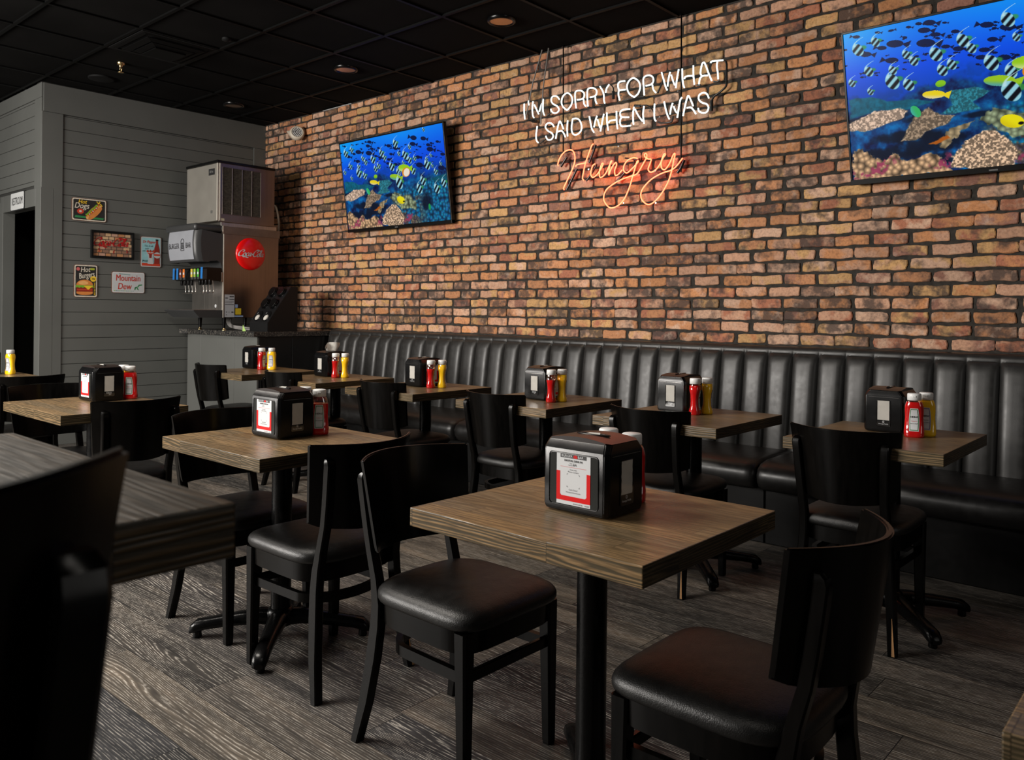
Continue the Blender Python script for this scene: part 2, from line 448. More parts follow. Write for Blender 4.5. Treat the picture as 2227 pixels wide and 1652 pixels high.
# ------------------------------------------------------------------ mesh building
class MB:
    def __init__(self):
        self.v = []
        self.f = []
        self.mi = []
        self.sm = []
        self.mats = []

    def slot(self, m):
        if m not in self.mats:
            self.mats.append(m)
        return self.mats.index(m)

    def add(self, verts, faces, m, smooth=False, T=None):
        k = len(self.v)
        if T is not None:
            verts = [T @ Vector(p) for p in verts]
        self.v.extend([tuple(p) for p in verts])
        i = self.slot(m)
        for f in faces:
            self.f.append([q + k for q in f])
            self.mi.append(i)
            self.sm.append(smooth)

    def bm(self, bmh, m, smooth=False, T=None):
        bmh.verts.index_update()
        self.add([v.co.copy() for v in bmh.verts], [[v.index for v in f.verts] for f in bmh.faces], m, smooth, T)
        bmh.free()

    def box(self, x0, x1, y0, y1, z0, z1, m, bev=0.0, seg=2, T=None, mx=None):
        b = bmesh.new()
        bmesh.ops.create_cube(b, size=1.0)
        for v in b.verts:
            v.co = Vector(((x0 + x1) / 2 + v.co.x * (x1 - x0), (y0 + y1) / 2 + v.co.y * (y1 - y0), (z0 + z1) / 2 + v.co.z * (z1 - z0)))
        if bev > 0:
            bmesh.ops.bevel(b, geom=list(b.edges), offset=bev, segments=seg, affect='EDGES', profile=0.5)
        if mx is not None:
            b.normal_update()
            b.verts.index_update()
            vs = [v.co.copy() for v in b.verts]
            fa = [[v.index for v in f.verts] for f in b.faces if abs(f.normal.x) < 0.7]
            fb = [[v.index for v in f.verts] for f in b.faces if abs(f.normal.x) >= 0.7]
            self.add(vs, fa, m, False, T)
            self.add(vs, fb, mx, False, T)
            b.free()
        else:
            self.bm(b, m, False, T)

    def tube(self, pts, r, m, n=8, closed=False, caps=True, smooth=True, T=None):
        pts = [Vector(p) for p in pts]
        rs = r if isinstance(r, (list, tuple)) else [r] * len(pts)
        L = len(pts)
        vs, fs = [], []
        prev = None
        for i, p in enumerate(pts):
            if closed:
                t = pts[(i + 1) % L] - pts[i - 1]
            else:
                t = pts[min(i + 1, L - 1)] - pts[max(i - 1, 0)]
            if t.length < 1e-9:
                t = Vector((0, 0, 1))
            t.normalize()
            if prev is None:
                a = Vector((0, 0, 1)) if abs(t.z) < 0.9 else Vector((1, 0, 0))
                nn = t.cross(a).normalized()
            else:
                nn = (prev - t * prev.dot(t))
                if nn.length < 1e-6:
                    nn = t.orthogonal()
                nn.normalize()
            prev = nn
            bb = t.cross(nn)
            for k in range(n):
                an = 2 * PI * k / n
                vs.append(p + (nn * math.cos(an) + bb * math.sin(an)) * rs[i])
        rng = L if closed else L - 1
        for i in range(rng):
            j = (i + 1) % L
            for k in range(n):
                k2 = (k + 1) % n
                fs.append([i * n + k, i * n + k2, j * n + k2, j * n + k])
        self.add(vs, fs, m, smooth, T)
        if caps and not closed:
            self.add(vs[:n], [list(range(n))[::-1]], m, False, T)
            self.add(vs[-n:], [list(range(n))], m, False, T)

    def lathe(self, prof, m, n=24, c=(0, 0, 0), smooth=True, T=None, sx=1.0, sy=1.0, caps=True):
        vs, fs = [], []
        for (r, z) in prof:
            for k in range(n):
                a = 2 * PI * k / n
                vs.append((c[0] + r * sx * math.cos(a), c[1] + r * sy * math.sin(a), c[2] + z))
        for i in range(len(prof) - 1):
            for k in range(n):
                k2 = (k + 1) % n
                fs.append([i * n + k, i * n + k2, (i + 1) * n + k2, (i + 1) * n + k])
        self.add(vs, fs, m, smooth, T)
        for i, rev in ((0, True), (len(prof) - 1, False)):
            if caps and prof[i][0] > 1e-5:
                ring = vs[i * n:(i + 1) * n]
                self.add(ring, [list(range(n))[::-1] if rev else list(range(n))], m, False, T)

    def loft(self, secs, m, smooth=True, T=None, cap0=True, cap1=True, closed=True):
        n = len(secs[0])
        vs = [p for s in secs for p in s]
        fs = []
        for i in range(len(secs) - 1):
            for k in range(n if closed else n - 1):
                k2 = (k + 1) % n
                fs.append([i * n + k, i * n + k2, (i + 1) * n + k2, (i + 1) * n + k])
        self.add(vs, fs, m, smooth, T)
        if cap0:
            self.add(secs[0], [list(range(n))[::-1]], m, False, T)
        if cap1:
            self.add(secs[-1], [list(range(n))], m, False, T)

    def poly(self, pts, m, T=None, depth=0.0):
        """flat polygon in local XY facing +Z, optionally with thickness"""
        b = bmesh.new()
        vs = [b.verts.new((p[0], p[1], 0)) for p in pts]
        es = [b.edges.new((vs[i], vs[(i + 1) % len(vs)])) for i in range(len(vs))]
        bmesh.ops.triangle_fill(b, use_beauty=True, use_dissolve=False, edges=es, normal=(0, 0, 1))
        b.normal_update()
        for f in b.faces:
            if f.normal.z < 0:
                f.normal_flip()
        b.verts.index_update()
        vv = [v.co.copy() for v in b.verts]
        ff = [[v.index for v in f.verts] for f in b.faces]
        b.free()
        if depth:
            top = [Vector((p.x, p.y, depth)) for p in vv]
            self.add(top, ff, m, False, T)
            ar = sum(pts[i][0] * pts[(i + 1) % len(pts)][1] - pts[(i + 1) % len(pts)][0] * pts[i][1] for i in range(len(pts)))
            q = pts if ar > 0 else pts[::-1]
            n = len(q)
            sv = [(p[0], p[1], 0) for p in q] + [(p[0], p[1], depth) for p in q]
            self.add(sv, [[i, (i + 1) % n, n + (i + 1) % n, n + i] for i in range(n)], m, False, T)
            self.add(vv, [f[::-1] for f in ff], m, False, T)
        else:
            self.add(vv, ff, m, False, T)

    def ribbon(self, pts, wid, m, T=None, nib=0.6, minw=0.28, res=6):
        """broad-nib pen stroke along a smooth path in local XY"""
        self.nr = getattr(self, 'nr', 0) + 1
        z = 0.00022 * (self.nr % 12)
        p = smooth2(pts, res)
        nv = Vector((math.cos(nib), math.sin(nib)))
        L = []
        for i in range(len(p)):
            a = p[min(i + 1, len(p) - 1)] - p[max(i - 1, 0)]
            if a.length < 1e-9:
                a = Vector((1, 0))
            a.normalize()
            nor = Vector((-a.y, a.x))
            d = abs(nor.dot(nv))
            wd = wid * 0.5 * max(minw, d)
            e = min(i, len(p) - 1 - i)
            wd *= min(1.0, 0.45 + 0.3 * e)
            L.append((p[i] + nor * wd, p[i] - nor * wd))
        vs = []
        for a, b in L:
            zi = z + 0.000012 * (len(vs) // 2)
            vs += [(a.x, a.y, zi), (b.x, b.y, zi)]
        fs = [[2 * i, 2 * i + 1, 2 * i + 3, 2 * i + 2] for i in range(len(L) - 1)]
        self.add(vs, fs, m, False, T)

    def text(self, s, size, m, T, shear=0.0, bold=0.0, align='CENTER', sx=1.0, ext=0.0, space=1.0):
        cu = bpy.data.curves.new('text', 'FONT')
        cu.body = s
        cu.size = size
        cu.shear = shear
        cu.align_x = align
        cu.align_y = 'CENTER'
        cu.extrude = ext
        cu.space_character = space
        cu.resolution_u = 3
        o = bpy.data.objects.new('text', cu)
        C.objects.link(o)
        dg = bpy.context.evaluated_depsgraph_get()
        dg.update()
        me = bpy.data.meshes.new_from_object(o.evaluated_get(dg))
        vs = [Vector((v.co.x * sx, v.co.y, v.co.z)) for v in me.vertices]
        fs = [list(p.vertices) for p in me.polygons]
        for kz, dx in enumerate((0.0,) if not bold else (-bold, 0.0, bold)):
            self.add([Vector((v.x + dx, v.y + (0.4 * bold if dx else 0), v.z + 0.00025 * kz)) for v in vs], fs, m, False, T)
        bpy.data.objects.remove(o)
        bpy.data.curves.remove(cu)
        bpy.data.meshes.remove(me)

    def mesh(self, name):
        me = bpy.data.meshes.new(name)
        me.from_pydata(self.v, [], self.f)
        for m in self.mats:
            me.materials.append(m)
        me.polygons.foreach_set('material_index', self.mi)
        me.polygons.foreach_set('use_smooth', self.sm)
        me.update()
        return me

    def obj(self, name, parent=None, loc=None, label=None):
        o = bpy.data.objects.new(name, self.mesh(name))
        C.objects.link(o)
        if parent:
            o.parent = parent
        if loc is not None:
            o.location = loc
        if label:
            o['label'] = label
        return o


def smooth2(pts, res=6):
    p = [Vector(q) for q in pts]
    out = []
    for i in range(len(p) - 1):
        p0, p1, p2, p3 = p[max(i - 1, 0)], p[i], p[i + 1], p[min(i + 2, len(p) - 1)]
        for k in range(res):
            t = k / res
            out.append(0.5 * ((2 * p1) + (p2 - p0) * t + (2 * p0 - 5 * p1 + 4 * p2 - p3) * t * t + (3 * p1 - p0 - 3 * p2 + p3) * t ** 3))
    out.append(p[-1])
    return out


def smooth_shade(o, ang=40):
    me = o.data
    me.polygons.foreach_set('use_smooth', [True] * len(me.polygons))
    try:
        me.set_sharp_from_angle(angle=math.radians(ang))
    except Exception:
        pass


def thing(name, label, cat, loc=(0, 0, 0), rz=0.0, group=None):
    o = bpy.data.objects.new(name, None)
    o.empty_display_size = 0.1
    C.objects.link(o)
    o.location = loc
    o.rotation_euler = (0, 0, rz)
    return tag(o, label, cat, group)


def tag(o, label, cat, group=None):
    o['label'] = label
    o['category'] = cat
    if group:
        o['group'] = group
    return o


def struct(mb, name):
    o = mb.obj(name)
    o['kind'] = 'structure'
    return o


def kids(o):
    return list(o.children)


def dup(root, loc, rz, label, group=None):
    r = root.copy()
    C.objects.link(r)
    r.location = loc
    r.rotation_euler = (0, 0, rz)
    r['label'] = label
    if group:
        r['group'] = group
    for ch in kids(root):
        c = ch.copy()
        C.objects.link(c)
        c.parent = r
        for g in kids(ch):
            d = g.copy()
            C.objects.link(d)
            d.parent = c
    return r


def XF(origin, ex, ey):
    """local XY plane -> world; ex, ey are unit vectors, normal = ex x ey"""
    ex, ey = Vector(ex), Vector(ey)
    ez = ex.cross(ey)
    M = Matrix((ex, ey, ez)).transposed().to_4x4()
    return Matrix.Translation(Vector(origin)) @ M


def rrect(x0, x1, y0, y1, r, n=5):
    pts = []
    for cx, cy, a0 in ((x1 - r, y1 - r, 0), (x0 + r, y1 - r, PI / 2), (x0 + r, y0 + r, PI), (x1 - r, y0 + r, 1.5 * PI)):
        for k in range(n + 1):
            a = a0 + PI / 2 * k / n
            pts.append((cx + r * math.cos(a), cy + r * math.sin(a)))
    return pts


def ell(cx, cy, rx, ry, n=24, a0=0.0, a1=2 * PI, rot=0.0):
    pts = []
    full = abs(a1 - a0 - 2 * PI) < 1e-6
    for k in range(n if full else n + 1):
        a = a0 + (a1 - a0) * k / n
        x, y = rx * math.cos(a), ry * math.sin(a)
        pts.append((cx + x * math.cos(rot) - y * math.sin(rot), cy + x * math.sin(rot) + y * math.cos(rot)))
    return pts


# ------------------------------------------------------------------ room shell
YW, XG, ZC = 4.87, -7.98, 3.262      # brick wall plane, grey wall plane, ceiling
YF = 2.62                            # plane of the restroom wall
XR = 3.0                             # right hand extent of what is built

mb = MB()
mb.box(-13.0, XR, -2.6, YW + 0.15, -0.10, 0.0, FLOOR)
struct(mb, 'floor')

mb = MB()
mb.box(-13.0, XR, -2.6, YW + 0.15, ZC + 0.012, ZC + 0.1, CEIL)
gx = -5.285 + 0.615 * 14
xs = [gx - 0.615 * k for k in range(28)]
ys = [1.955 + 0.62 * k for k in range(-8, 5)]
for x in xs:
    if -12.9 < x < XR:
        mb.box(x - 0.012, x + 0.012, -2.6, YW + 0.02, ZC, ZC + 0.02, TBAR)
for y in ys:
    if y < YW:
        mb.box(-13.0, XR, y - 0.012, y + 0.012, ZC - 0.0005, ZC + 0.02, TBAR)
struct(mb, 'ceiling')

# brick wall: mortar bed plus individually rough brick slips in one mesh
rng = random.Random(5)
mb = MB()
mb.box(XG - 0.2, XR, YW, YW + 0.12, 0.0, ZC + 0.05, MORTAR)
PITCH, BL = 0.074, 0.209
PAL = [((0.47, 0.215, 0.100), 5), ((0.52, 0.30, 0.125), 3.5), ((0.52, 0.29, 0.185), 5), ((0.37, 0.140, 0.078), 2.6),
       ((0.28, 0.130, 0.090), 1.2), ((0.53, 0.235, 0.098), 3.5), ((0.56, 0.35, 0.24), 2.8)]
PC = [p for p, _ in PAL]
PW = [q for _, q in PAL]
bv, bf, battr = [], [], []


def wob(seed, t, amp):
    return amp * (math.sin(t * 21 + seed) * 0.5 + math.sin(t * 47 + seed * 2.3) * 0.35 + math.sin(t * 91 + seed * 3.7) * 0.25)


k0 = int((1.134 - 0.95) / PITCH) + 1
for k in range(-k0, 40):
    zb = 1.134 + PITCH * k
    if zb > ZC:
        break
    xo = -1.447 + (0.5 * BL if k % 2 else 0.0) + (0.0 if k % 2 else 0.0)
    if k == 1:
        xo = -1.447
    i0 = int((XG - xo) / BL) - 1
    for i in range(i0, int((XR - xo) / BL) + 1):
        jt = rng.uniform(0.0060, 0.0095)
        x0 = max(XG + 0.001, xo + i * BL + jt + rng.uniform(-.010, .010))
        x1 = min(XR, xo + (i + 1) * BL - jt + rng.uniform(-.010, .010))
        if x1 - x0 < 0.03:
            continue
        z0 = zb + rng.uniform(0.0055, 0.0105)
        z1 = min(zb + PITCH - rng.uniform(0.0055, 0.0105), ZC - 0.001)
        if z1 - z0 < 0.012:
            continue
        dep = rng.uniform(0.006, 0.012)
        cr = rng.uniform(0.005, 0.018)
        sd = rng.uniform(0, 50)
        ring = []
        nx, nz = 14, 5
        w_, h_ = x1 - x0, z1 - z0
        for a in range(nx):
            ring.append((x0 + w_ * a / nx, z0))
        for a in range(nz):
            ring.append((x1, z0 + h_ * a / nz))
        for a in range(nx):
            ring.append((x1 - w_ * a / nx, z1))
        for a in range(nz):
            ring.append((x0, z1 - h_ * a / nz))
        cx, cz = (x0 + x1) / 2, (z0 + z1) / 2
        out, inn = [], []
        for q, (x, z) in enumerate(ring):
            dx, dz = min(x - x0, x1 - x), min(z - z0, z1 - z)
            if dx < cr and dz < cr:      # round the corners
                s = 0.26 * cr * (1 - (dx + dz) / (2 * cr))
                x += s if x < cx else -s
                z += s if z < cz else -s
            wz = wob(sd, x, 0.0042) if dz < 0.001 else 0
            wx = wob(sd + 9, z, 0.0045) if dx < 0.001 else 0
            x, z = x + wx, min(z + wz, ZC - 0.0005)
            out.append((x, z))
            e = 0.0045
            inn.append((x + (e if x < cx else -e) * min(1, abs(x - cx) / (w_ / 2) * 1.0), z + (e if z < cz else -e) * min(1, abs(z - cz) / (h_ / 2))))
        base = len(bv)
        n = len(ring)
        for (x, z) in out:
            bv.append((x, YW + 0.004, z))
        for (x, z) in out:
            bv.append((x, YW - dep * 0.6, z))
        for (x, z) in inn:
            bv.append((x, YW - dep, z))
        for q in range(n):
            q2 = (q + 1) % n
            bf.append([base + q, base + q2, base + n + q2, base + n + q])
            bf.append([base + n + q, base + n + q2, base + 2 * n + q2, base + 2 * n + q])
        bf.append([base + 2 * n + q for q in range(n)])
        c1 = rng.choices(PC, PW)[0]
        c2 = rng.choices(PC, PW)[0]
        v_ = rng.uniform(0.72, 1.05)
        soot = rng.choices([-0.10, 0.06, 0.15, 0.23], [2.6, 3, 3, 1.8])[0] + rng.uniform(-.03, .03)
        battr.append((3 * n, tuple(q * v_ for q in c1), tuple(q * v_ for q in c2), soot, (rng.uniform(0, 90), rng.uniform(0, 90), rng.uniform(0, 90))))
nb = len(mb.v)
mb.add(bv, bf, BRICK)
wb = struct(mb, 'wall_brick')
me = wb.data
t1 = me.attributes.new('tone', 'FLOAT_COLOR', 'POINT')
t2 = me.attributes.new('tone_b', 'FLOAT_COLOR', 'POINT')
t3 = me.attributes.new('seed', 'FLOAT_VECTOR', 'POINT')
A1 = np.zeros((len(me.vertices), 4), np.float32)
A2 = np.zeros((len(me.vertices), 4), np.float32)
A3 = np.zeros((len(me.vertices), 3), np.float32)
q = nb
for cnt, c1, c2, so, sd in battr:
    A1[q:q + cnt] = (*c1, so)
    A2[q:q + cnt] = (*c2, 1)
    A3[q:q + cnt] = sd
    q += cnt
t1.data.foreach_set('color', A1.ravel())
t2.data.foreach_set('color', A2.ravel())
t3.data.foreach_set('vector', A3.ravel())

# grey shiplap wall at the end of the room
mb = MB()
mb.box(XG - 0.12, XG - 0.011, YF + 0.0, YW + 0.1, 0, ZC + 0.02, GROOVE)
BP = 0.1190
z = 2.993 - BP * 25
while z < 3.02:
    z1 = min(z + BP - 0.0045, 3.001)
    mb.box(XG - 0.014, XG, YF + 0.178, YW - 0.15, max(0.0, z), z1, GREY, 0.0012, 1)
    z += BP
mb.box(XG - 0.014, XG + 0.010, YF + 0.012, YW, 3.008, ZC, GREY, 0.001, 1)
mb.box(XG - 0.014, XG + 0.008, YF + 0.0, YF + 0.176, 0, 3.005, GREY, 0.001, 1)
mb.box(XG - 0.014, XG + 0.008, YW - 0.148, YW, 0, 3.005, GREY, 0.001, 1)
struct(mb, 'wall_left')

# restroom wall, with the doorway
mb = MB()
DX0, DX1, DZ = -8.985, -8.105, 2.163
mb.box(-13.0, DX0 - 0.10, YF + 0.011, YF + 0.12, 0, ZC + 0.02, GROOVE)
mb.box(DX1 + 0.02, XG - 0.02, YF + 0.011, YF + 0.12, 0, ZC + 0.02, GROOVE)
mb.box(DX0 - 0.10, DX1 + 0.02, YF + 0.011, YF + 0.12, DZ + 0.02, ZC + 0.02, GROOVE)
z = 2.989 - BP * 25
while z < 3.15:
    z1 = min(z + BP - 0.0045, 3.128)
    zz = max(0.0, z)
    if z1 > DZ + 0.2:
        mb.box(-13.0, -8.15, YF, YF + 0.014, max(zz, DZ + 0.19), z1, GREY, 0.0012, 1)
    else:
        mb.box(-13.0, DX0 - 0.09, YF, YF + 0.014, zz, z1, GREY, 0.0012, 1)
    z += BP
mb.box(-13.0, XG, YF - 0.004, YF + 0.014, 3.133, ZC, GREY, 0.001, 1)
mb.box(-8.146, XG, YF - 0.003, YF + 0.014, DZ + 0.16, 3.131, GREY, 0.001, 1)
struct(mb, 'wall_restroom')

mb = MB()
mb.box(DX1, XG + 0.009, YF - 0.006, YF + 0.10, 0, DZ + 0.16, GREY, 0.0015, 1)
mb.box(DX0 - 0.085, DX0, YF - 0.006, YF + 0.10, 0, DZ + 0.16, GREY, 0.0015, 1)
mb.box(DX0, DX1, YF - 0.006, YF + 0.10, DZ, DZ + 0.16, GREY, 0.0015, 1)
struct(mb, 'trim_1')
mb = MB()
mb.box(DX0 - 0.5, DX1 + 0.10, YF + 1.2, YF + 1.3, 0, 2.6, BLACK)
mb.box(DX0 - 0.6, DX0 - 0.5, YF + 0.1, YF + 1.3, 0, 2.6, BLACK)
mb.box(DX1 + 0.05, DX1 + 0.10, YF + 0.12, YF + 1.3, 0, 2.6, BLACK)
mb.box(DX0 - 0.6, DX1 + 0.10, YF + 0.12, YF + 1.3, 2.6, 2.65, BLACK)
struct(mb, 'wall_corridor')
mb = MB()
mb.box(DX0 + 0.02, DX0 + 0.50, YF + 0.55, YF + 0.59, 0.01, 2.1, mat('dark_door', (0.01, 0.009, 0.009), 0.5, vary=0.2))
mb.tube([(DX0 + 0.44, YF + 0.52, 1.0), (DX0 + 0.36, YF + 0.52, 1.0)], 0.01, CHROME)
struct(mb, 'door_1')
mb = MB()
mb.box(XG + 0.01, XG + 0.024, YF + 0.02, 3.95, 0.0, 0.11, GREY, 0.002, 1)
struct(mb, 'baseboard_left')
# pale strip left showing where the ceiling meets the brickwork
mb = MB()
mb.box(-6.88, -6.42, YW - 0.030, YW - 0.012, ZC - 0.004, ZC - 0.0008, mat('pale_ceiling_edge', (0.5, 0.53, 0.55), 0.5, vary=0.1))
struct(mb, 'trim_2')


# ------------------------------------------------------------------ banquette along the brick wall
def film(name, tint, gloss=0.10, rough=0.08):
    m = bpy.data.materials.new(name)
    m.use_nodes = True
    nt = m.node_tree
    nt.nodes.remove(nt.nodes['Principled BSDF'])
    out = nt.nodes['Material Output']
    t = N(nt, 'ShaderNodeBsdfTransparent', {'Color': (*tint, 1)})
    g = N(nt, 'ShaderNodeBsdfGlossy', {'Color': (1, 1, 1, 1), 'Roughness': rough})
    mx = N(nt, 'ShaderNodeMixShader', {0: gloss, 1: t.outputs[0], 2: g.outputs[0]})
    nt.links.new(mx.outputs[0], out.inputs['Surface'])
    return m


FILM = film('clear_film', (0.93, 0.93, 0.93))
FILMB = film('clear_bottle_plastic', (0.80, 0.62, 0.55), 0.16)

BX0 = -6.595
bench = thing('banquette', 'long black vinyl banquette with channelled back running under the brick wall', 'booth seat', (BX0, 4.4, 0))
CH = 0.154


def bench_back():
    mb = MB()
    prof = [(4.66, 0.40), (4.667, 0.46), (4.682, 0.58), (4.70, 0.72), (4.717, 0.86), (4.73, 0.955), (4.737, 0.995),
            (4.742, 1.012), (4.746, 1.020), (4.744, 1.030), (4.750, 1.045), (4.764, 1.055), (4.79, 1.058), (YW - 0.013, 1.058)]
    amp = [0.9, 1, 1, 1, 1, 0.95, 0.75, 0.45, 0.12, 0.10, 0.08, 0.05, 0, 0]
    first = int(math.ceil((BX0 + 1.3404) / CH))
    seams = [-1.3404 + CH * k for k in range(first, first + 63)]
    xs_ = []
    for s in [seams[0] - CH] + seams:
        for t in (0.0, 0.03, 0.08, 0.16, 0.28, 0.42, 0.58, 0.72, 0.84, 0.92, 0.97):
            x = s + t * CH
            if BX0 + 0.012 < x < XR:
                xs_.append((x, t))
    cols = []
    for x, t in xs_:
        u = abs(2 * t - 1)
        b = 0.034 * (1 - u ** 5.5)
        cols.append([(x - BX0, y - 4.4 - b * a, z) for (y, z), a in zip(prof, amp)])
    # end panel
    first_c = [(0.0, y - 4.4, z) for (y, z) in prof]
    cols = [first_c] + cols
    mb.loft(cols, VINYL, closed=False, cap0=False, cap1=False)
    mb.add([(0, YW - 4.413, 0.0), (0, 4.66 - 4.4, 0.0)] + first_c, [[1] + list(range(2, 2 + len(first_c))) + [0]], VINYL)
    return mb


ob = bench_back().obj('backrest', bench)
smooth_shade(ob, 60)
me = ob.data
me.flip_normals()
SP = [(4.70, 0.30), (4.70, 0.445), (4.60, 0.462), (4.40, 0.470), (4.22, 0.466), (4.14, 0.452), (4.105, 0.428), (4.092, 0.395),
      (4.098, 0.355), (4.118, 0.325), (4.15, 0.308), (4.22, 0.300)]
for (a, b) in ((BX0 + 0.005, -4.2), (-4.2, -1.9), (-1.9, 0.4), (0.4, XR)):
    mb = MB()
    secs = []
    for x, s in ((a + 0.004, 0.82), (a + 0.012, 0.93), (a + 0.03, 0.985), (a + 0.06, 1.0), ((a + b) / 2, 1.0), (b - 0.06, 1.0), (b - 0.03, 0.985), (b - 0.012, 0.93), (b - 0.004, 0.82)):
        cy, cz = 4.45, 0.38
        secs.append([(x - BX0, cy + (y - cy) * (1 - (1 - s) * 0.45) - 4.4, cz + (z - cz) * s) for (y, z) in SP])
    mb.loft(secs, VINYLS)
    o = mb.obj('seat_cushion', bench)
    smooth_shade(o, 50)
    mb = MB()
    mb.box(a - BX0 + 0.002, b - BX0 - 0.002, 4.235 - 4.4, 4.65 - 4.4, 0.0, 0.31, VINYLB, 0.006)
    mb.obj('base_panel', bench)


# ------------------------------------------------------------------ chairs
def chrect(cx, cy, z, wx, wy, ch=0.28):
    hx, hy = wx / 2, wy / 2
    cxx, cyy = min(hx, hy) * ch, min(hx, hy) * ch
    return [(cx + hx, cy - hy + cyy, z), (cx + hx, cy + hy - cyy, z), (cx + hx - cxx, cy + hy, z), (cx - hx + cxx, cy + hy, z),
            (cx - hx, cy + hy - cyy, z), (cx - hx, cy - hy + cyy, z), (cx - hx + cxx, cy - hy, z), (cx + hx - cxx, cy - hy, z)]


def interp(tab, z):
    for (z0, y0), (z1, y1) in zip(tab, tab[1:]):
        if z <= z1:
            t = (z - z0) / (z1 - z0)
            return y0 + (y1 - y0) * t
    return tab[-1][1]


def seat_outline(s, n=40):
    pts = []
    for k in range(n):
        a = 2 * PI * k / n
        c, q = math.cos(a), math.sin(a)
        e = 2 / 6.0 if q > 0 else 2 / 3.6
        x = 0.207 * math.copysign(abs(c) ** e, c)
        y = math.copysign(abs(q) ** e, q) * (0.237 if q > 0 else 0.198)
        pts.append((x * s if s != 1 else x, y * s))
    return pts


SPLAY = [(0.0, 0.194), (0.12, 0.182), (0.25, 0.170), (0.36, 0.161), (0.45, 0.155), (0.55, 0.156), (0.70, 0.163), (0.76, 0.166)]


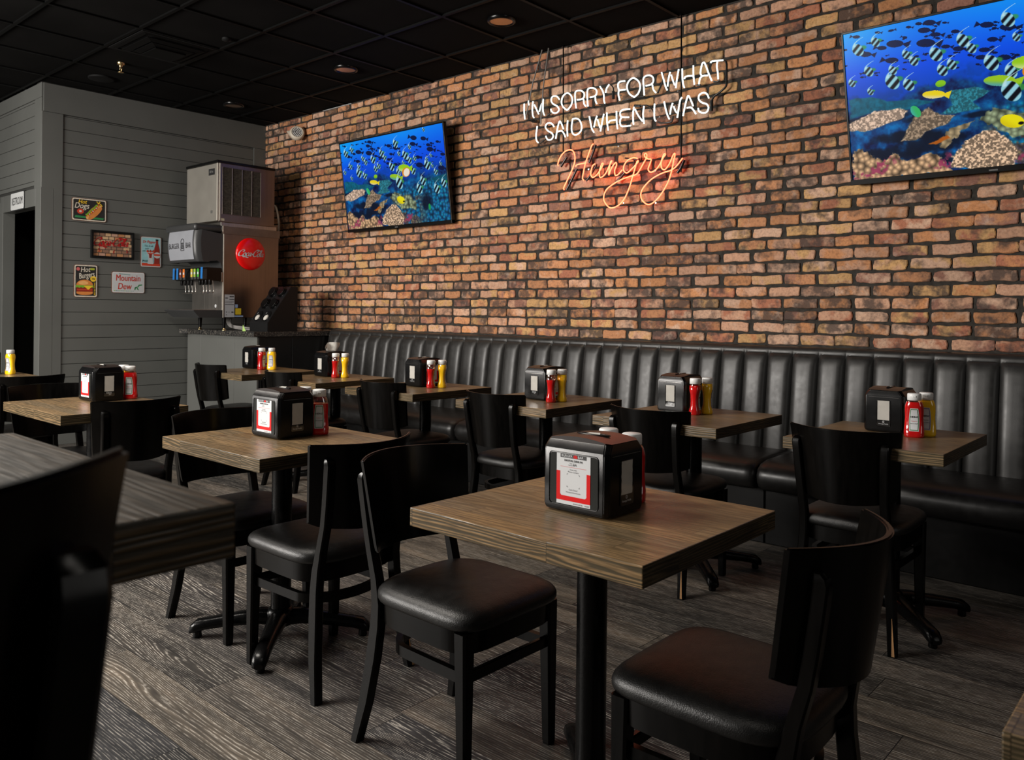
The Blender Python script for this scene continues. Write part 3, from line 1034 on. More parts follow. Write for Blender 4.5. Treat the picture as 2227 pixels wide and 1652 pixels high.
def make_chair(name, dz=0.0):
    """dining chair facing local +Y; dz raises everything from the seat up (bar stool)"""
    t = bpy.data.objects.new(name, None)
    t.empty_display_size = 0.1
    C.objects.link(t)
    mb = MB()
    secs = []
    for z, s in ((0.420, 0.94), (0.425, 0.985), (0.433, 1.0), (0.444, 1.0), (0.453, 0.985), (0.461, 0.955), (0.468, 0.90), (0.474, 0.8), (0.4790, 0.6), (0.481, 0.3), (0.4815, 0.05)):
        secs.append([(x, y, z + dz) for x, y in seat_outline(s)])
    mb.loft(secs, SEATV)
    o = mb.obj('seat', t)
    smooth_shade(o, 60)
    mb = MB()
    secs = [[(x, y * 0.97, z + dz) for x, y in seat_outline(s)] for z, s in ((0.358, 0.90), (0.360, 0.925), (0.419, 0.935), (0.4195, 0.9))]
    mb.loft(secs, BLACKWOOD)
    o = mb.obj('apron', t)
    smooth_shade(o, 40)
    # curved plywood back panel
    mb = MB()
    U, V = 18, 8
    front, back = [], []
    for j in range(V + 1):
        v = j / V
        for i in range(U + 1):
            u = 2 * i / U - 1
            half = 0.186 + 0.026 * v
            zz = 0.548 + 0.272 * v - 0.014 * (1 - u * u) * (1 - v)
            if j == 0 and abs(u) > 0.85:
                zz += 0.010 * (abs(u) - 0.85) / 0.15
            yb = -0.142 - 0.040 * v - 0.110 * (1 - u * u)
            front.append((half * u, yb, zz + dz))
            back.append((half * u, yb - 0.015, zz + dz))
    W_ = U + 1
    fs = []
    for j in range(V):
        for i in range(U):
            a = j * W_ + i
            fs.append([a, a + W_, a + W_ + 1, a + 1])
    nF = len(front)
    fb = [[q + nF for q in f[::-1]] for f in fs]
    rim = []
    loop = [i for i in range(W_)] + [j * W_ + U for j in range(1, V + 1)] + [V * W_ + i for i in range(U - 1, -1, -1)] + [j * W_ for j in range(V - 1, 0, -1)]
    for k in range(len(loop)):
        a, b = loop[k], loop[(k + 1) % len(loop)]
        rim.append([a, b, b + nF, a + nF])
    b = bmesh.new()
    bv_ = [b.verts.new(p) for p in front + back]
    for f in fs + fb + rim:
        try:
            b.faces.new([bv_[q] for q in f])
        except ValueError:
            pass
    bmesh.ops.recalc_face_normals(b, faces=list(b.faces))
    es = [e for e in b.edges if len(e.link_faces) == 2 and e.calc_face_angle(0) > 1.0]
    bmesh.ops.bevel(b, geom=es, offset=0.0035, segments=2, affect='EDGES')
    mb.bm(b, BLACKWOOD, True)
    o = mb.obj('backrest', t)
    smooth_shade(o, 35)
    # rear legs sweep up into the back posts
    prof = [(0.0, -0.222), (0.12, -0.196), (0.25, -0.179), (0.34, -0.172), (0.40, -0.173), (0.47, -0.186), (0.55, -0.2085), (0.62, -0.2215), (0.70, -0.2335), (0.752, -0.2405)]
    for sx in (-1, 1):
        mb = MB()
        secs = []
        for z, y in prof:
            z2 = z * (1 + dz / 0.42) if z <= 0.42 else z + dz
            wy = 0.030 + 0.014 * math.sin(min(1, z / 0.5) * PI) if z < 0.5 else 0.030
            secs.append(chrect(sx * interp(SPLAY, z), y, z2, 0.031, wy))
        zt = 0.774 + dz
        secs.append(chrect(sx * 0.166, -0.2385, 0.766 + dz, 0.029, 0.025))
        secs.append(chrect(sx * 0.166, -0.233, zt, 0.022, 0.014))
        mb.loft(secs, BLACKWOOD)
        o = mb.obj('leg', t)
        smooth_shade(o, 35)
        mb = MB()
        secs = []
        for z, wd in ((0.0, 0.027), (0.01, 0.030), (0.2, 0.036), (0.40, 0.043), (0.4175, 0.043)):
            z2 = z * (0.4175 + dz) / 0.4175
            k = z / 0.4175
            secs.append(chrect(sx * (0.172 + 0.002 * (1 - k)), 0.190 + 0.006 * (1 - k), z2, wd, wd))
        mb.loft(secs, BLACKWOOD)
        o = mb.obj('leg', t)
        smooth_shade(o, 35)
    # bent wood hoop round the back and a straight bar between the front legs
    zh = 0.295 + dz * 0.55
    path = [(0.166, 0.185)]
    for k in range(13):
        a = PI * k / 12
        path.append((0.160 * math.cos(a), -0.035 - 0.124 * math.sin(a) ** 0.8 if math.sin(a) > 0 else -0.035))
    path.append((-0.166, 0.185))
    path = [tuple(p) for p in path]
    mb = MB()
    sm = smooth2(path, 4)
    secs = []
    for i, p in enumerate(sm):
        tg = (sm[min(i + 1, len(sm) - 1)] - sm[max(i - 1, 0)]).normalized()
        nr = Vector((-tg.y, tg.x)) * 0.009
        secs.append([(p.x + nr.x, p.y + nr.y, zh - 0.015), (p.x + nr.x, p.y + nr.y, zh + 0.015), (p.x - nr.x, p.y - nr.y, zh + 0.015), (p.x - nr.x, p.y - nr.y, zh - 0.015)])
    mb.loft(secs, BLACKWOOD)
    o = mb.obj('hoop_stretcher', t)
    smooth_shade(o, 35)
    mb = MB()
    mb.box(-0.165, 0.165, 0.182, 0.200, zh - 0.013, zh + 0.017, BLACKWOOD, 0.004)
    mb.obj('front_stretcher', t)
    return t


chair = make_chair('dining_chair')
R90 = PI / 2
CHAIRS = [  # x, y, rotation, label; local +Y is the way the sitter faces
    (-1.672, 1.668, -R90, 'black wooden chair in the middle foreground, seat turned towards the numbered front table'),
    (-0.800, 1.668, R90, 'black wooden chair nearest the camera at lower right, back panel curling away'),
    (-2.385, 1.715, R90, 'black chair seen from behind at the right side of the second floor table'),
    (-2.985, 1.740, -R90, 'black chair tucked under the far side of the second floor table'),
    (-4.085, 1.705, R90, 'black chair seen from behind against the third floor table by the grey wall'),
    (-4.690, 1.660, -R90, 'black chair on the far left side of the third floor table'),
    (-5.850, 1.800, R90, 'black chair at the left picture edge beside the table with the lone mustard bottle'),
    (-5.975, 3.385, 0, 'black chair in front of the grey counter, at the farthest banquette table'),
    (-4.955, 3.375, 0, 'black chair at the banquette table with the napkin sticking up'),
    (-3.890, 3.385, 0, 'black chair at the third banquette table counted from the soda counter'),
    (-2.950, 3.385, 0, 'black chair at the fourth banquette table counted from the soda counter'),
    (-1.990, 3.385, 0, 'black chair at the fifth banquette table counted from the soda counter'),
    (-1.115, 3.385, 0, 'black chair with chipped foot at the rightmost banquette table'),
]
chairs = []
for i, (x, y, rz, lab) in enumerate(CHAIRS):
    if i == 0:
        chair.location = (x, y, 0)
        chair.rotation_euler = (0, 0, rz)
        tag(chair, lab, 'chair', 'black dining chairs')
        chairs.append(chair)
    else:
        chairs.append(dup(chair, (x, y, 0), rz, lab))
        chairs[-1]['category'] = 'chair'


def scuff(ch, lx, y0, pts):
    mb = MB()
    mb.add(pts, [list(range(len(pts)))], RAWWOOD)
    leg = [k for k in ch.children if k.name.startswith('leg')]
    leg.sort(key=lambda k: (sum(v.co.x for v in k.data.vertices), sum(v.co.y for v in k.data.vertices)))
    side = leg[2] if lx > 0 else leg[0]
    mb.obj('worn_patch', side, label='strip of bare worn wood on the black leg')


for ci in (12, 11, 2):
    scuff(chairs[ci], 1, 0, [(0.1940, -0.2382, 0.004), (0.2045, -0.2382, 0.004), (0.1880, -0.2160, 0.135), (0.1870, -0.2160, 0.135)])

stool = make_chair('bar_stool', 0.345)
stool.location = (-0.700, 0.004, 0)
stool.rotation_euler = (0, 0, R90)
tag(stool, 'tall dark bar stool blurred at the left foreground edge', 'bar stool')


# ------------------------------------------------------------------ tables
def make_table(name, sx, sy, ztop, th, label, loc, wood=None, base_off=(0, 0)):
    t = thing(name, label, 'table', (loc[0], loc[1], 0))
    mb = MB()
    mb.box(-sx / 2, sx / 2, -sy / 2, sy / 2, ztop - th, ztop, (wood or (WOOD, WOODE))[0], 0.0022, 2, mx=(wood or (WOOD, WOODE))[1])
    mb.obj('tabletop', t)
    bx, by = base_off
    mb = MB()
    mb.box(bx - 0.13, bx + 0.13, by - 0.13, by + 0.13, ztop - th - 0.012, ztop - th, IRON, 0.002)
    mb.box(bx - 0.06, bx + 0.06, by - 0.06, by + 0.06, ztop - th - 0.03, ztop - th - 0.012, IRON, 0.004)
    mb.obj('mounting_plate', t)
    mb = MB()
    mb.lathe([(0.038, 0.09), (0.038, ztop - th - 0.028)], IRON, 28, (bx, by, 0))
    mb.obj('column', t)
    mb = MB()
    mb.lathe([(0.046, 0.05), (0.056, 0.07), (0.054, 0.10), (0.044, 0.112), (0.040, 0.115)], IRON, 28, (bx, by, 0))
    mb.obj('base_hub', t)
    for k in range(4):
        a = PI / 4 + k * PI / 2
        d = Vector((math.cos(a), math.sin(a), 0))
        p = Vector((-d.y, d.x, 0))
        mb = MB()
        secs = []
        for r, zc, hw, hh in ((0.03, 0.078, 0.030, 0.026), (0.08, 0.080, 0.027, 0.024), (0.15, 0.072, 0.024, 0.021), (0.22, 0.062, 0.022, 0.019),
                              (0.28, 0.053, 0.022, 0.018), (0.315, 0.044, 0.022, 0.020), (0.335, 0.034, 0.019, 0.014), (0.340, 0.028, 0.012, 0.007)):
            c = Vector((bx, by, 0)) + d * r
            sec = []
            for q in range(10):
                an = 2 * PI * q / 10
                co, si = math.cos(an), math.sin(an)
                sec.append(c + p * (1.28 * hw * math.copysign(abs(co) ** 0.7, co)) + Vector((0, 0, zc + 1.18 * hh * math.copysign(abs(si) ** 0.7, si))))
            secs.append(sec)
        mb.loft(secs, IRON)
        o = mb.obj('base_foot', t)
        smooth_shade(o, 50)
        mb = MB()
        c = Vector((bx, by, 0)) + d * 0.312
        mb.lathe([(0.014, 0.0), (0.017, 0.004), (0.015, 0.026)], BLACKP, 14, c)
        mb.obj('glide', o)
    return t


make_table('dining_table', 0.680, 0.612, 0.760, 0.046, 'square block wood table in the foreground carrying the dispenser marked 6A', (-1.190, 1.653))['group'] = 'block wood dining tables'
make_table('dining_table', 0.690, 0.612, 0.760, 0.046, 'lit block wood table left of centre, second from the camera in the floor row', (-2.715, 1.742))['group'] = 'block wood dining tables'
make_table('dining_table', 0.780, 0.600, 0.760, 0.046, 'block wood table third in the floor row, in front of the grey plank wall', (-4.335, 1.685))['group'] = 'block wood dining tables'
make_table('dining_table', 0.800, 0.610, 0.760, 0.046, 'block wood table at the left edge beyond the third floor table, by the restroom doorway', (-6.425, 1.785))['group'] = 'block wood dining tables'
make_table('dining_table', 0.680, 0.612, 0.760, 0.046, 'table whose corner just shows at the bottom right edge', (0.140, 1.412))['group'] = 'block wood dining tables'
BT = [(-5.82, 'farthest banquette table, beside the black counter end'), (-4.885, 'banquette table second from the counter, under the napkin that sticks up'),
      (-3.915, 'banquette table third from the counter, below the smaller looking screen'), (-2.905, 'banquette table fourth from the counter, at the middle of the bench'),
      (-1.968, 'banquette table fifth from the counter, second from the right'), (-1.055, 'rightmost banquette table, under the right screen')]
for x, lab in BT:
    t = make_table('dining_table', 0.650 if x < -1.5 else 0.590, 0.680, 0.760, 0.046, lab, (x, 3.512), base_off=(0, 0.06))
    t['group'] = 'block wood dining tables'
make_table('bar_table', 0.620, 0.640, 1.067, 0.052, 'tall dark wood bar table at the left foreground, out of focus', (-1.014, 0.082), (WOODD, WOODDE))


# ------------------------------------------------------------------ napkin dispensers
def face_mb(T):
    return MB(), T


HW, HD, HH = 0.099, 0.081, 0.176


def make_dispenser(kind):
    t = bpy.data.objects.new('napkin_dispenser', None)
    t.empty_display_size = 0.05
    C.objects.link(t)
    mb = MB()

    def sec(ix, iy, ch, z):
        x, y = HW - ix, HD - iy
        return [(x, -y + ch, z), (x, y - ch, z), (x - ch, y, z), (-x + ch, y, z), (-x, y - ch, z), (-x, -y + ch, z), (-x + ch, -y, z), (x - ch, -y, z)]
    mb.loft([sec(0.006, 0.006, 0.009, 0.003), sec(0.002, 0.002, 0.010, 0.007), sec(0.0, 0.0, 0.011, 0.016), sec(0.0, 0.0, 0.011, 0.1435),
             sec(0.0005, 0.0015, 0.011, 0.1465), sec(0.004, 0.013, 0.012, 0.1630), sec(0.006, 0.0155, 0.012, 0.1660)], BLACKP, smooth=False)
    mb.bev = None
    o = mb.obj('body', t)
    # soften the edges of the shell
    b = bmesh.new()
    b.from_mesh(o.data)
    bmesh.ops.remove_doubles(b, verts=list(b.verts), dist=1e-5)
    bmesh.ops.bevel(b, geom=[e for e in b.edges if len(e.link_faces) == 2 and e.calc_face_angle(0) > 0.25], offset=0.0022, segments=2, affect='EDGES')
    b.to_mesh(o.data)
    b.free()
    smooth_shade(o, 30)
    # arched lid with the dispensing slot
    mb = MB()
    nx, ch_l = 14, 0.0115
    x, y = HW - 0.0058, HD - 0.0153
    gr = []
    rows_l = [(-y, x - ch_l), (-y + ch_l, x), (y - ch_l, x), (y, x - ch_l)]
    for yy_, xx_ in rows_l:
        for i in range(nx + 1):
            uu = (2 * i / nx - 1) * xx_ / x
            gr.append((x * uu, yy_, 0.1658 + 0.0090 * (1 - uu * uu)))
    W_ = nx + 1
    fs = [[j * W_ + i, j * W_ + i + 1, (j + 1) * W_ + i + 1, (j + 1) * W_ + i] for j in range(3) for i in range(nx)]
    mb.add(gr, fs, BROWNP, True)
    for j, rev in ((0, False), (3, True)):
        row = gr[j * W_:(j + 1) * W_]
        low = [(p[0], p[1], 0.163) for p in row]
        ff = [[i, W_ + i, W_ + i + 1, i + 1] for i in range(nx)]
        mb.add(row + low, [f[::-1] for f in ff] if not rev else ff, BROWNP)
    mb.obj('lid', t)
    mb = MB()
    mb.poly(ell(0, 0, 0.050, 0.011, 28), BLACK, Matrix.Translation((0, 0, 0.1756)))
    for s in (-1, 1):
        mb.tube([(0.050 * math.cos(a), s * 0.0115 * math.sin(a), 0.1750) for a in [PI * k / 14 for k in range(15)]], 0.0012, BLACKP, 6)
    so = mb.obj('slot', t)
    mb = MB()
    mb.add([(-0.020, -0.004, 0.1758), (0.022, -0.003, 0.1758), (0.016, 0.006, 0.1785), (-0.014, 0.004, 0.1775)], [[0, 1, 2, 3]], NAPKIN)
    mb.obj('napkin_edge', so)
    # sign holder on the two wide faces, napkin windows on the two narrow faces
    for s in (-1, 1):
        T = XF((0, s * (HD + 0.0004), 0), (-s, 0, 0), (0, 0, 1))
        mb = MB()
        mb.poly(rrect(-0.072, 0.072, 0.020, 0.136, 0.008), mat('holder_recess', (0.006, 0.0065, 0.005), 0.45, spec=0.15, vary=0.1), T)
        fr = rrect(-0.074, 0.074, 0.018, 0.138, 0.009)
        mb.tube([T @ Vector((p[0], p[1], 0.0004)) for p in fr], 0.0010, BLACKP, 6, closed=True)
        hold = mb.obj('sign_holder', t)
        mb = MB()
        TC = T @ Matrix.Scale(1.16, 4, (1, 0, 0))
        T2 = TC @ Matrix.Translation((0, 0, 0.0006))
        mb.poly([(-0.044, 0.021), (0.044, 0.021), (0.044, 0.1355), (-0.044, 0.1355)], PRINTW, T2)
        T3 = TC @ Matrix.Translation((0, 0, 0.0009))
        mb.poly([(-0.044, 0.0295), (0.044, 0.0295), (0.044, 0.096), (0.0345, 0.096), (0.0345, 0.0440), (0.031, 0.0405), (-0.031, 0.0405), (-0.0345, 0.0440), (-0.0345, 0.096), (-0.044, 0.096)], PRINTR, T3)
        mb.poly([(-0.034, 0.1270), (0.034, 0.1270), (0.034, 0.1355), (-0.034, 0.1355)], PRINTK, T3)
        mb.poly([(-0.034, 0.1062), (0.034, 0.1062), (0.034, 0.1068), (-0.034, 0.1068)], PRINTR, T3)
        T4 = TC @ Matrix.Translation((0, 0, 0.0011))
        mb.text('BURGER', 0.0078, PRINTW, T4 @ Matrix.Translation((-0.0165, 0.1312, 0)), bold=0.0002)
        mb.text('BAR', 0.0078, PRINTW, T4 @ Matrix.Translation((0.0190, 0.1312, 0)), bold=0.0002)
        mb.poly(ell(0.0055, 0.1318, 0.0052, 0.0030, 14, 0, PI), PRINTR, T4)
        mb.poly(rrect(0.0003, 0.0107, 0.1282, 0.1312, 0.001, 2), PRINTR, T4)
        mb.text('DIGITAL DINE-IN', 0.0062, PRINTK, T4 @ Matrix.Translation((0, 0.1212, 0)), bold=0.0001)
        mb.text('Table', 0.0036, PRINTK, T4 @ Matrix.Translation((-0.0062, 0.1150, 0)))
        mb.text('Number', 0.0036, PRINTK, T4 @ Matrix.Translation((-0.0070, 0.1110, 0)))
        mb.poly([(0.0001, 0.1090), (0.0005, 0.1090), (0.0005, 0.1168), (0.0001, 0.1168)], PRINTK, T4)
        mb.text('Scan with', 0.0046, PRINTK, T4 @ Matrix.Translation((0, 0.1010, 0)))
        mb.text('Phone Camera', 0.0046, PRINTK, T4 @ Matrix.Translation((0, 0.0960, 0)))
        for cx, cy, ax, ay in ((-0.0165, 0.0915, 1, -1), (0.0165, 0.0915, -1, -1), (-0.0165, 0.0610, 1, 1), (0.0165, 0.0610, -1, 1)):
            mb.poly([(cx, cy), (cx + ax * 0.003, cy), (cx + ax * 0.003, cy + ay * 0.0006), (cx, cy + ay * 0.0006)], PRINTK, T4)
            mb.poly([(cx, cy), (cx + ax * 0.0006, cy), (cx + ax * 0.0006, cy + ay * 0.003), (cx, cy + ay * 0.003)], PRINTK, T4)
        mb.text("Can't Scan?", 0.0050, PRINTK, T4 @ Matrix.Translation((0, 0.0555, 0)))
        mb.text('Visit paywithtoast.com', 0.0042, PRINTK, T4 @ Matrix.Translation((0, 0.0497, 0)))
        mb.text('powered by', 0.0050, PRINTK, T4 @ Matrix.Translation((0.0125, 0.0252, 0)))
        mb.text('toast', 0.0056, PRINTK, T4 @ Matrix.Translation((0.0355, 0.0252, 0)))
        mb.obj('sign_card', hold, label='white and red printed card in the holder')
    for s in (-1, 1):
        T = XF((s * (HW + 0.0003), 0, 0), (0, s, 0), (0, 0, 1))
        mb = MB()
        mb.poly(rrect(-0.0270, 0.0270, 0.026, 0.126, 0.005), BLACK, T)
        T1 = T @ Matrix.Translation((0, 0, 0.0010))
        mb.tube([T @ Vector((p[0], p[1], 0.0008)) for p in rrect(-0.0275, 0.0275, 0.0255, 0.1265, 0.005)], 0.0010, BLACKP, 6, closed=True)
        T2 = T @ Matrix.Translation((0, 0, 0.0008))
        if kind == 0:
            mb.lathe([(0.0042, 0), (0.0042, 0.0001)], PRINTW, 20, T=T2 @ Matrix.Translation((0, 0.0435, 0)))
            mb.lathe([(0.0029, 0.0001), (0.0029, 0.0003)], BLACK, 20, T=T2 @ Matrix.Translation((0, 0.0435, 0)))
            mb.poly([(-0.0018, 0.0420), (0.0018, 0.0420), (0, 0.0458)], PRINTW, T2 @ Matrix.Translation((0, 0, 0.0006)))
            mb.text('Georgia-Pacific', 0.0066, PRINTW, T2 @ Matrix.Translation((0, 0.0350, 0)), bold=0.0001)
        else:
            mb.text('Dixie', 0.0125, PRINTW, T2 @ Matrix.Translation((0, 0.0425, 0)), bold=0.0004)
            mb.text('ultra', 0.0066, PRINTW, T2 @ Matrix.Translation((0.004, 0.0345, 0)), bold=0.0001)
        win = mb.obj('side_window', t)
        mb = MB()
        pts = []
        rows = 9
        for j in range(rows + 1):
            zz = 0.050 + 0.0755 * j / rows
            for i in range(5):
                xx = -0.0235 + 0.047 * i / 4
                pts.append(T @ Vector((xx, zz, 0.0006 + 0.0012 * abs(math.sin(j * 1.9 + i * 0.7)))))
        mb.add(pts, [[j * 5 + i, j * 5 + i + 1, (j + 1) * 5 + i + 1, (j + 1) * 5 + i] for j in range(rows) for i in range(4)], NAPKIN, True)
        mb.obj('napkin_stack', win)
        mb = MB()
        mb.poly(rrect(-0.0268, 0.0268, 0.0262, 0.1262, 0.005), FILM, T @ Matrix.Translation((0, 0, 0.0024)))
        mb.obj('clear_pane', win)
        mb = MB()
        T5 = T @ Matrix.Translation((0, 0, 0.0))
        mb.poly([(-0.060, 0.1385), (0.060, 0.1385), (0.060, 0.1400), (-0.060, 0.1400)], CHROME, XF((s * (HW - 0.0006), 0, 0), (0, s, 0), (0, 0, 1)), 0.0012)
        mb.obj('edge_trim', t)
    for sx in (-1, 1):
        for sy in (-1, 1):
            mb = MB()
            mb.lathe([(0.006, 0.0), (0.006, 0.006)], BLACK, 12, (sx * 0.065, sy * 0.05, 0))
            mb.obj('foot', t)
    for ch in t.children_recursive:
        for v in ch.data.vertices:
            v.co.z *= 1.07
    return t


DISP = [  # kind, x, y, rz, label
    (0, -1.190, 1.652, 0.0, 'black napkin dispenser numbered 6A on the front table'),
    (0, -2.756, 1.768, 0.0, 'black napkin dispenser on the lit floor table left of centre'),
    (1, -4.480, 1.772, 0.0, 'black napkin dispenser on the third floor table by the grey wall'),
    (0, -6.735, 1.850, 0.0, 'black napkin dispenser cut by the left picture edge beside a mustard bottle'),
    (1, -6.065, 3.645, R90, 'black napkin dispenser on the farthest banquette table, before the counter'),
    (0, -5.010, 3.620, R90, 'black napkin dispenser with a napkin pulled out of its top'),
    (0, -3.955, 3.590, R90, 'black napkin dispenser on the third banquette table from the counter'),
    (1, -2.905, 3.565, R90, 'black napkin dispenser on the fourth banquette table from the counter'),
    (1, -2.085, 3.640, R90, 'black napkin dispenser on the banquette table second from the right'),
    (0, -1.088, 3.675, R90, 'black napkin dispenser on the rightmost banquette table'),
]
proto = {0: make_dispenser(0), 1: make_dispenser(1)}
used = set()
disp = []
for kind, x, y, rz, lab in DISP:
    if kind not in used:
        used.add(kind)
        d = proto[kind]
        d.location = (x, y, 0.760)
        d.rotation_euler = (0, 0, rz)
        d['label'] = lab
        d['group'] = 'table napkin dispensers'
    else:
        d = dup(proto[kind], (x, y, 0.760), rz, lab)
    d['category'] = 'napkin dispenser'
    disp.append(d)
# the number printed on the front table's card
hold = [c for c in disp[0].children if c.name.startswith('sign_holder')]
card = [c for h in hold[:1] for c in h.children][0]
mb = MB()
mb.text('6A', 0.0088, PRINTK, XF((0.0052, -(HD + 0.0015), 0.1128 * 1.07), (1, 0, 0), (0, 0, 1)))
mb.obj('table_number', hold[0])
# pulled-out napkin
mb = MB()
np_ = []
for j in range(7):
    t_ = j / 6
    for i in range(9):
        u_ = i / 8
        wdt = 0.060 + 0.060 * min(1, t_ * 1.4)
        xx = -0.5 * wdt + wdt * u_ + 0.012 * t_
        np_.append((xx * 0.35 + 0.012 * math.sin(u_ * 9 + t_ * 2) * (0.3 + t_), xx, 0.166 + 0.068 * t_ - (0.020 * max(0, 0.30 - u_) / 0.3 if t_ > 0.6 else 0) + 0.006 * math.sin(u_ * 3)))
mb.add(np_, [[j * 9 + i, j * 9 + i + 1, (j + 1) * 9 + i + 1, (j + 1) * 9 + i] for j in range(6) for i in range(8)], NAPKIN, True)
b2 = [(p[0] - 0.0015, p[1], p[2]) for p in np_]
mb.add(b2, [[j * 9 + i, (j + 1) * 9 + i, (j + 1) * 9 + i + 1, j * 9 + i + 1] for j in range(6) for i in range(8)], NAPKIN, True)
o = mb.obj('paper_napkin', None, (-5.010, 3.620, 0.771))
tag(o, 'white paper napkin standing up out of a dispenser on the banquette', 'napkin')


# ------------------------------------------------------------------ sauce bottles
PW_ = [(0.0, 0.0330), (0.004, 0.0372), (0.02, 0.0382), (0.05, 0.0355), (0.08, 0.0338), (0.105, 0.0352), (0.125, 0.0346), (0.138, 0.0312), (0.147, 0.0272), (0.150, 0.0255)]
PD_ = [(0.0, 0.0246), (0.004, 0.0278), (0.02, 0.0278), (0.04, 0.0212), (0.07, 0.0192), (0.10, 0.0218), (0.122, 0.0268), (0.138, 0.0262), (0.147, 0.0250), (0.150, 0.0245)]


def bot_y(x, z):
    a, b = interp(PW_, z), interp(PD_, z)
    q = max(0.0, 1 - (abs(x) / a) ** 2.6)
    return b * q ** (1 / 2.6)


def make_bottle(name, content, labelcol, edge, fill):
    t = bpy.data.objects.new(name, None)
    t.empty_display_size = 0.03
    C.objects.link(t)

    def ringz(z, n=28):
        a, b = interp(PW_, z), interp(PD_, z)
        r = []
        for k in range(n):
            an = 2 * PI * k / n
            c, s = math.cos(an), math.sin(an)
            r.append((a * math.copysign(abs(c) ** (2 / 2.6), c), b * math.copysign(abs(s) ** (2 / 2.6), s), z))
        return r
    zs = [0.0, 0.002, 0.004, 0.01, 0.02, 0.03, 0.04, 0.05, 0.06, 0.07, 0.08, 0.09, 0.10, 0.11, 0.118, 0.125, 0.132, 0.138, 0.143, 0.147, 0.150]
    lo = [z for z in zs if z < fill - 1e-4] + [fill]
    hi = [fill] + [z for z in zs if z > fill + 1e-4]
    mb = MB()
    mb.loft([ringz(z) for z in lo], content)
    o = mb.obj('bottle_body', t)
    if len(hi) > 2:
        mb = MB()
        mb.loft([ringz(z) for z in hi], FILMB, cap0=False, cap1=False)
        mb.obj('clear_neck', t, label='see-through empty top of the bottle')
    mb = MB()
    mb.lathe([(0.0245, 0.1495), (0.0264, 0.150), (0.0262, 0.172), (0.0254, 0.1755), (0.0230, 0.1772), (0.0001, 0.1778)], WHITEP, 28)
    mb.lathe([(0.0266, 0.1605), (0.0266, 0.1612)], mat('cap_seam', (0.5, 0.5, 0.5), 0.5), 28)
    mb.box(-0.006, 0.006, -0.0280, -0.0255, 0.163, 0.169, WHITEP, 0.001)
    mb.obj('cap', t, label='white flip cap')
    for s in (-1, 1):
        def shape(k, mtl, off):
            mb_ = MB()
            pts = []
            nz, nx = 12, 8
            for j in range(nz + 1):
                z = 0.026 + (0.118 - 0.026) * j / nz
                t_ = j / nz
                half = (0.0175 + 0.003 * math.sin(t_ * PI) - 0.003 * t_) * k
                z = 0.072 + (z - 0.072) * (0.5 + 0.5 * k) if k < 1 else z
                for i in range(nx + 1):
                    x = half * (2 * i / nx - 1)
                    pts.append((x * -s, s * (bot_y(x, z) + off), z))
            mb_.add(pts, [[j * (nx + 1) + i, j * (nx + 1) + i + 1, (j + 1) * (nx + 1) + i + 1, (j + 1) * (nx + 1) + i] for j in range(nz) for i in range(nx)], mtl, True)
            return mb_
        m1 = shape(1.0, PRINTW, 0.0007)
        m2 = shape(0.88, edge, 0.0011)
        m1.add(m2.v, m2.f, edge, True)
        m3 = shape(0.74, PRINTW, 0.0015)
        m1.add(m3.v, m3.f, PRINTW, True)
        tm = MB()
        tm.text('HEINZ', 0.0092, PRINTK, Matrix.Translation((0, 0.083, 0)), bold=0.0002)
        tm.text('TOMATO' if content is KETCHUP else 'YELLOW', 0.0052, PRINTR if content is KETCHUP else PRINTK, Matrix.Translation((0, 0.066, 0)))
        tm.text('KETCHUP' if content is KETCHUP else 'MUSTARD', 0.0060, PRINTK, Matrix.Translation((0, 0.056, 0)))
        vs = [(p[0] * -s, s * (bot_y(p[0], p[1]) + 0.0019 + p[2]), p[1]) for p in tm.v]
        for f, mi in zip(tm.f, tm.mi):
            m1.add([vs[q] for q in f], [list(range(len(f)))], tm.mats[mi])
        m1.obj('label', t)
    return t


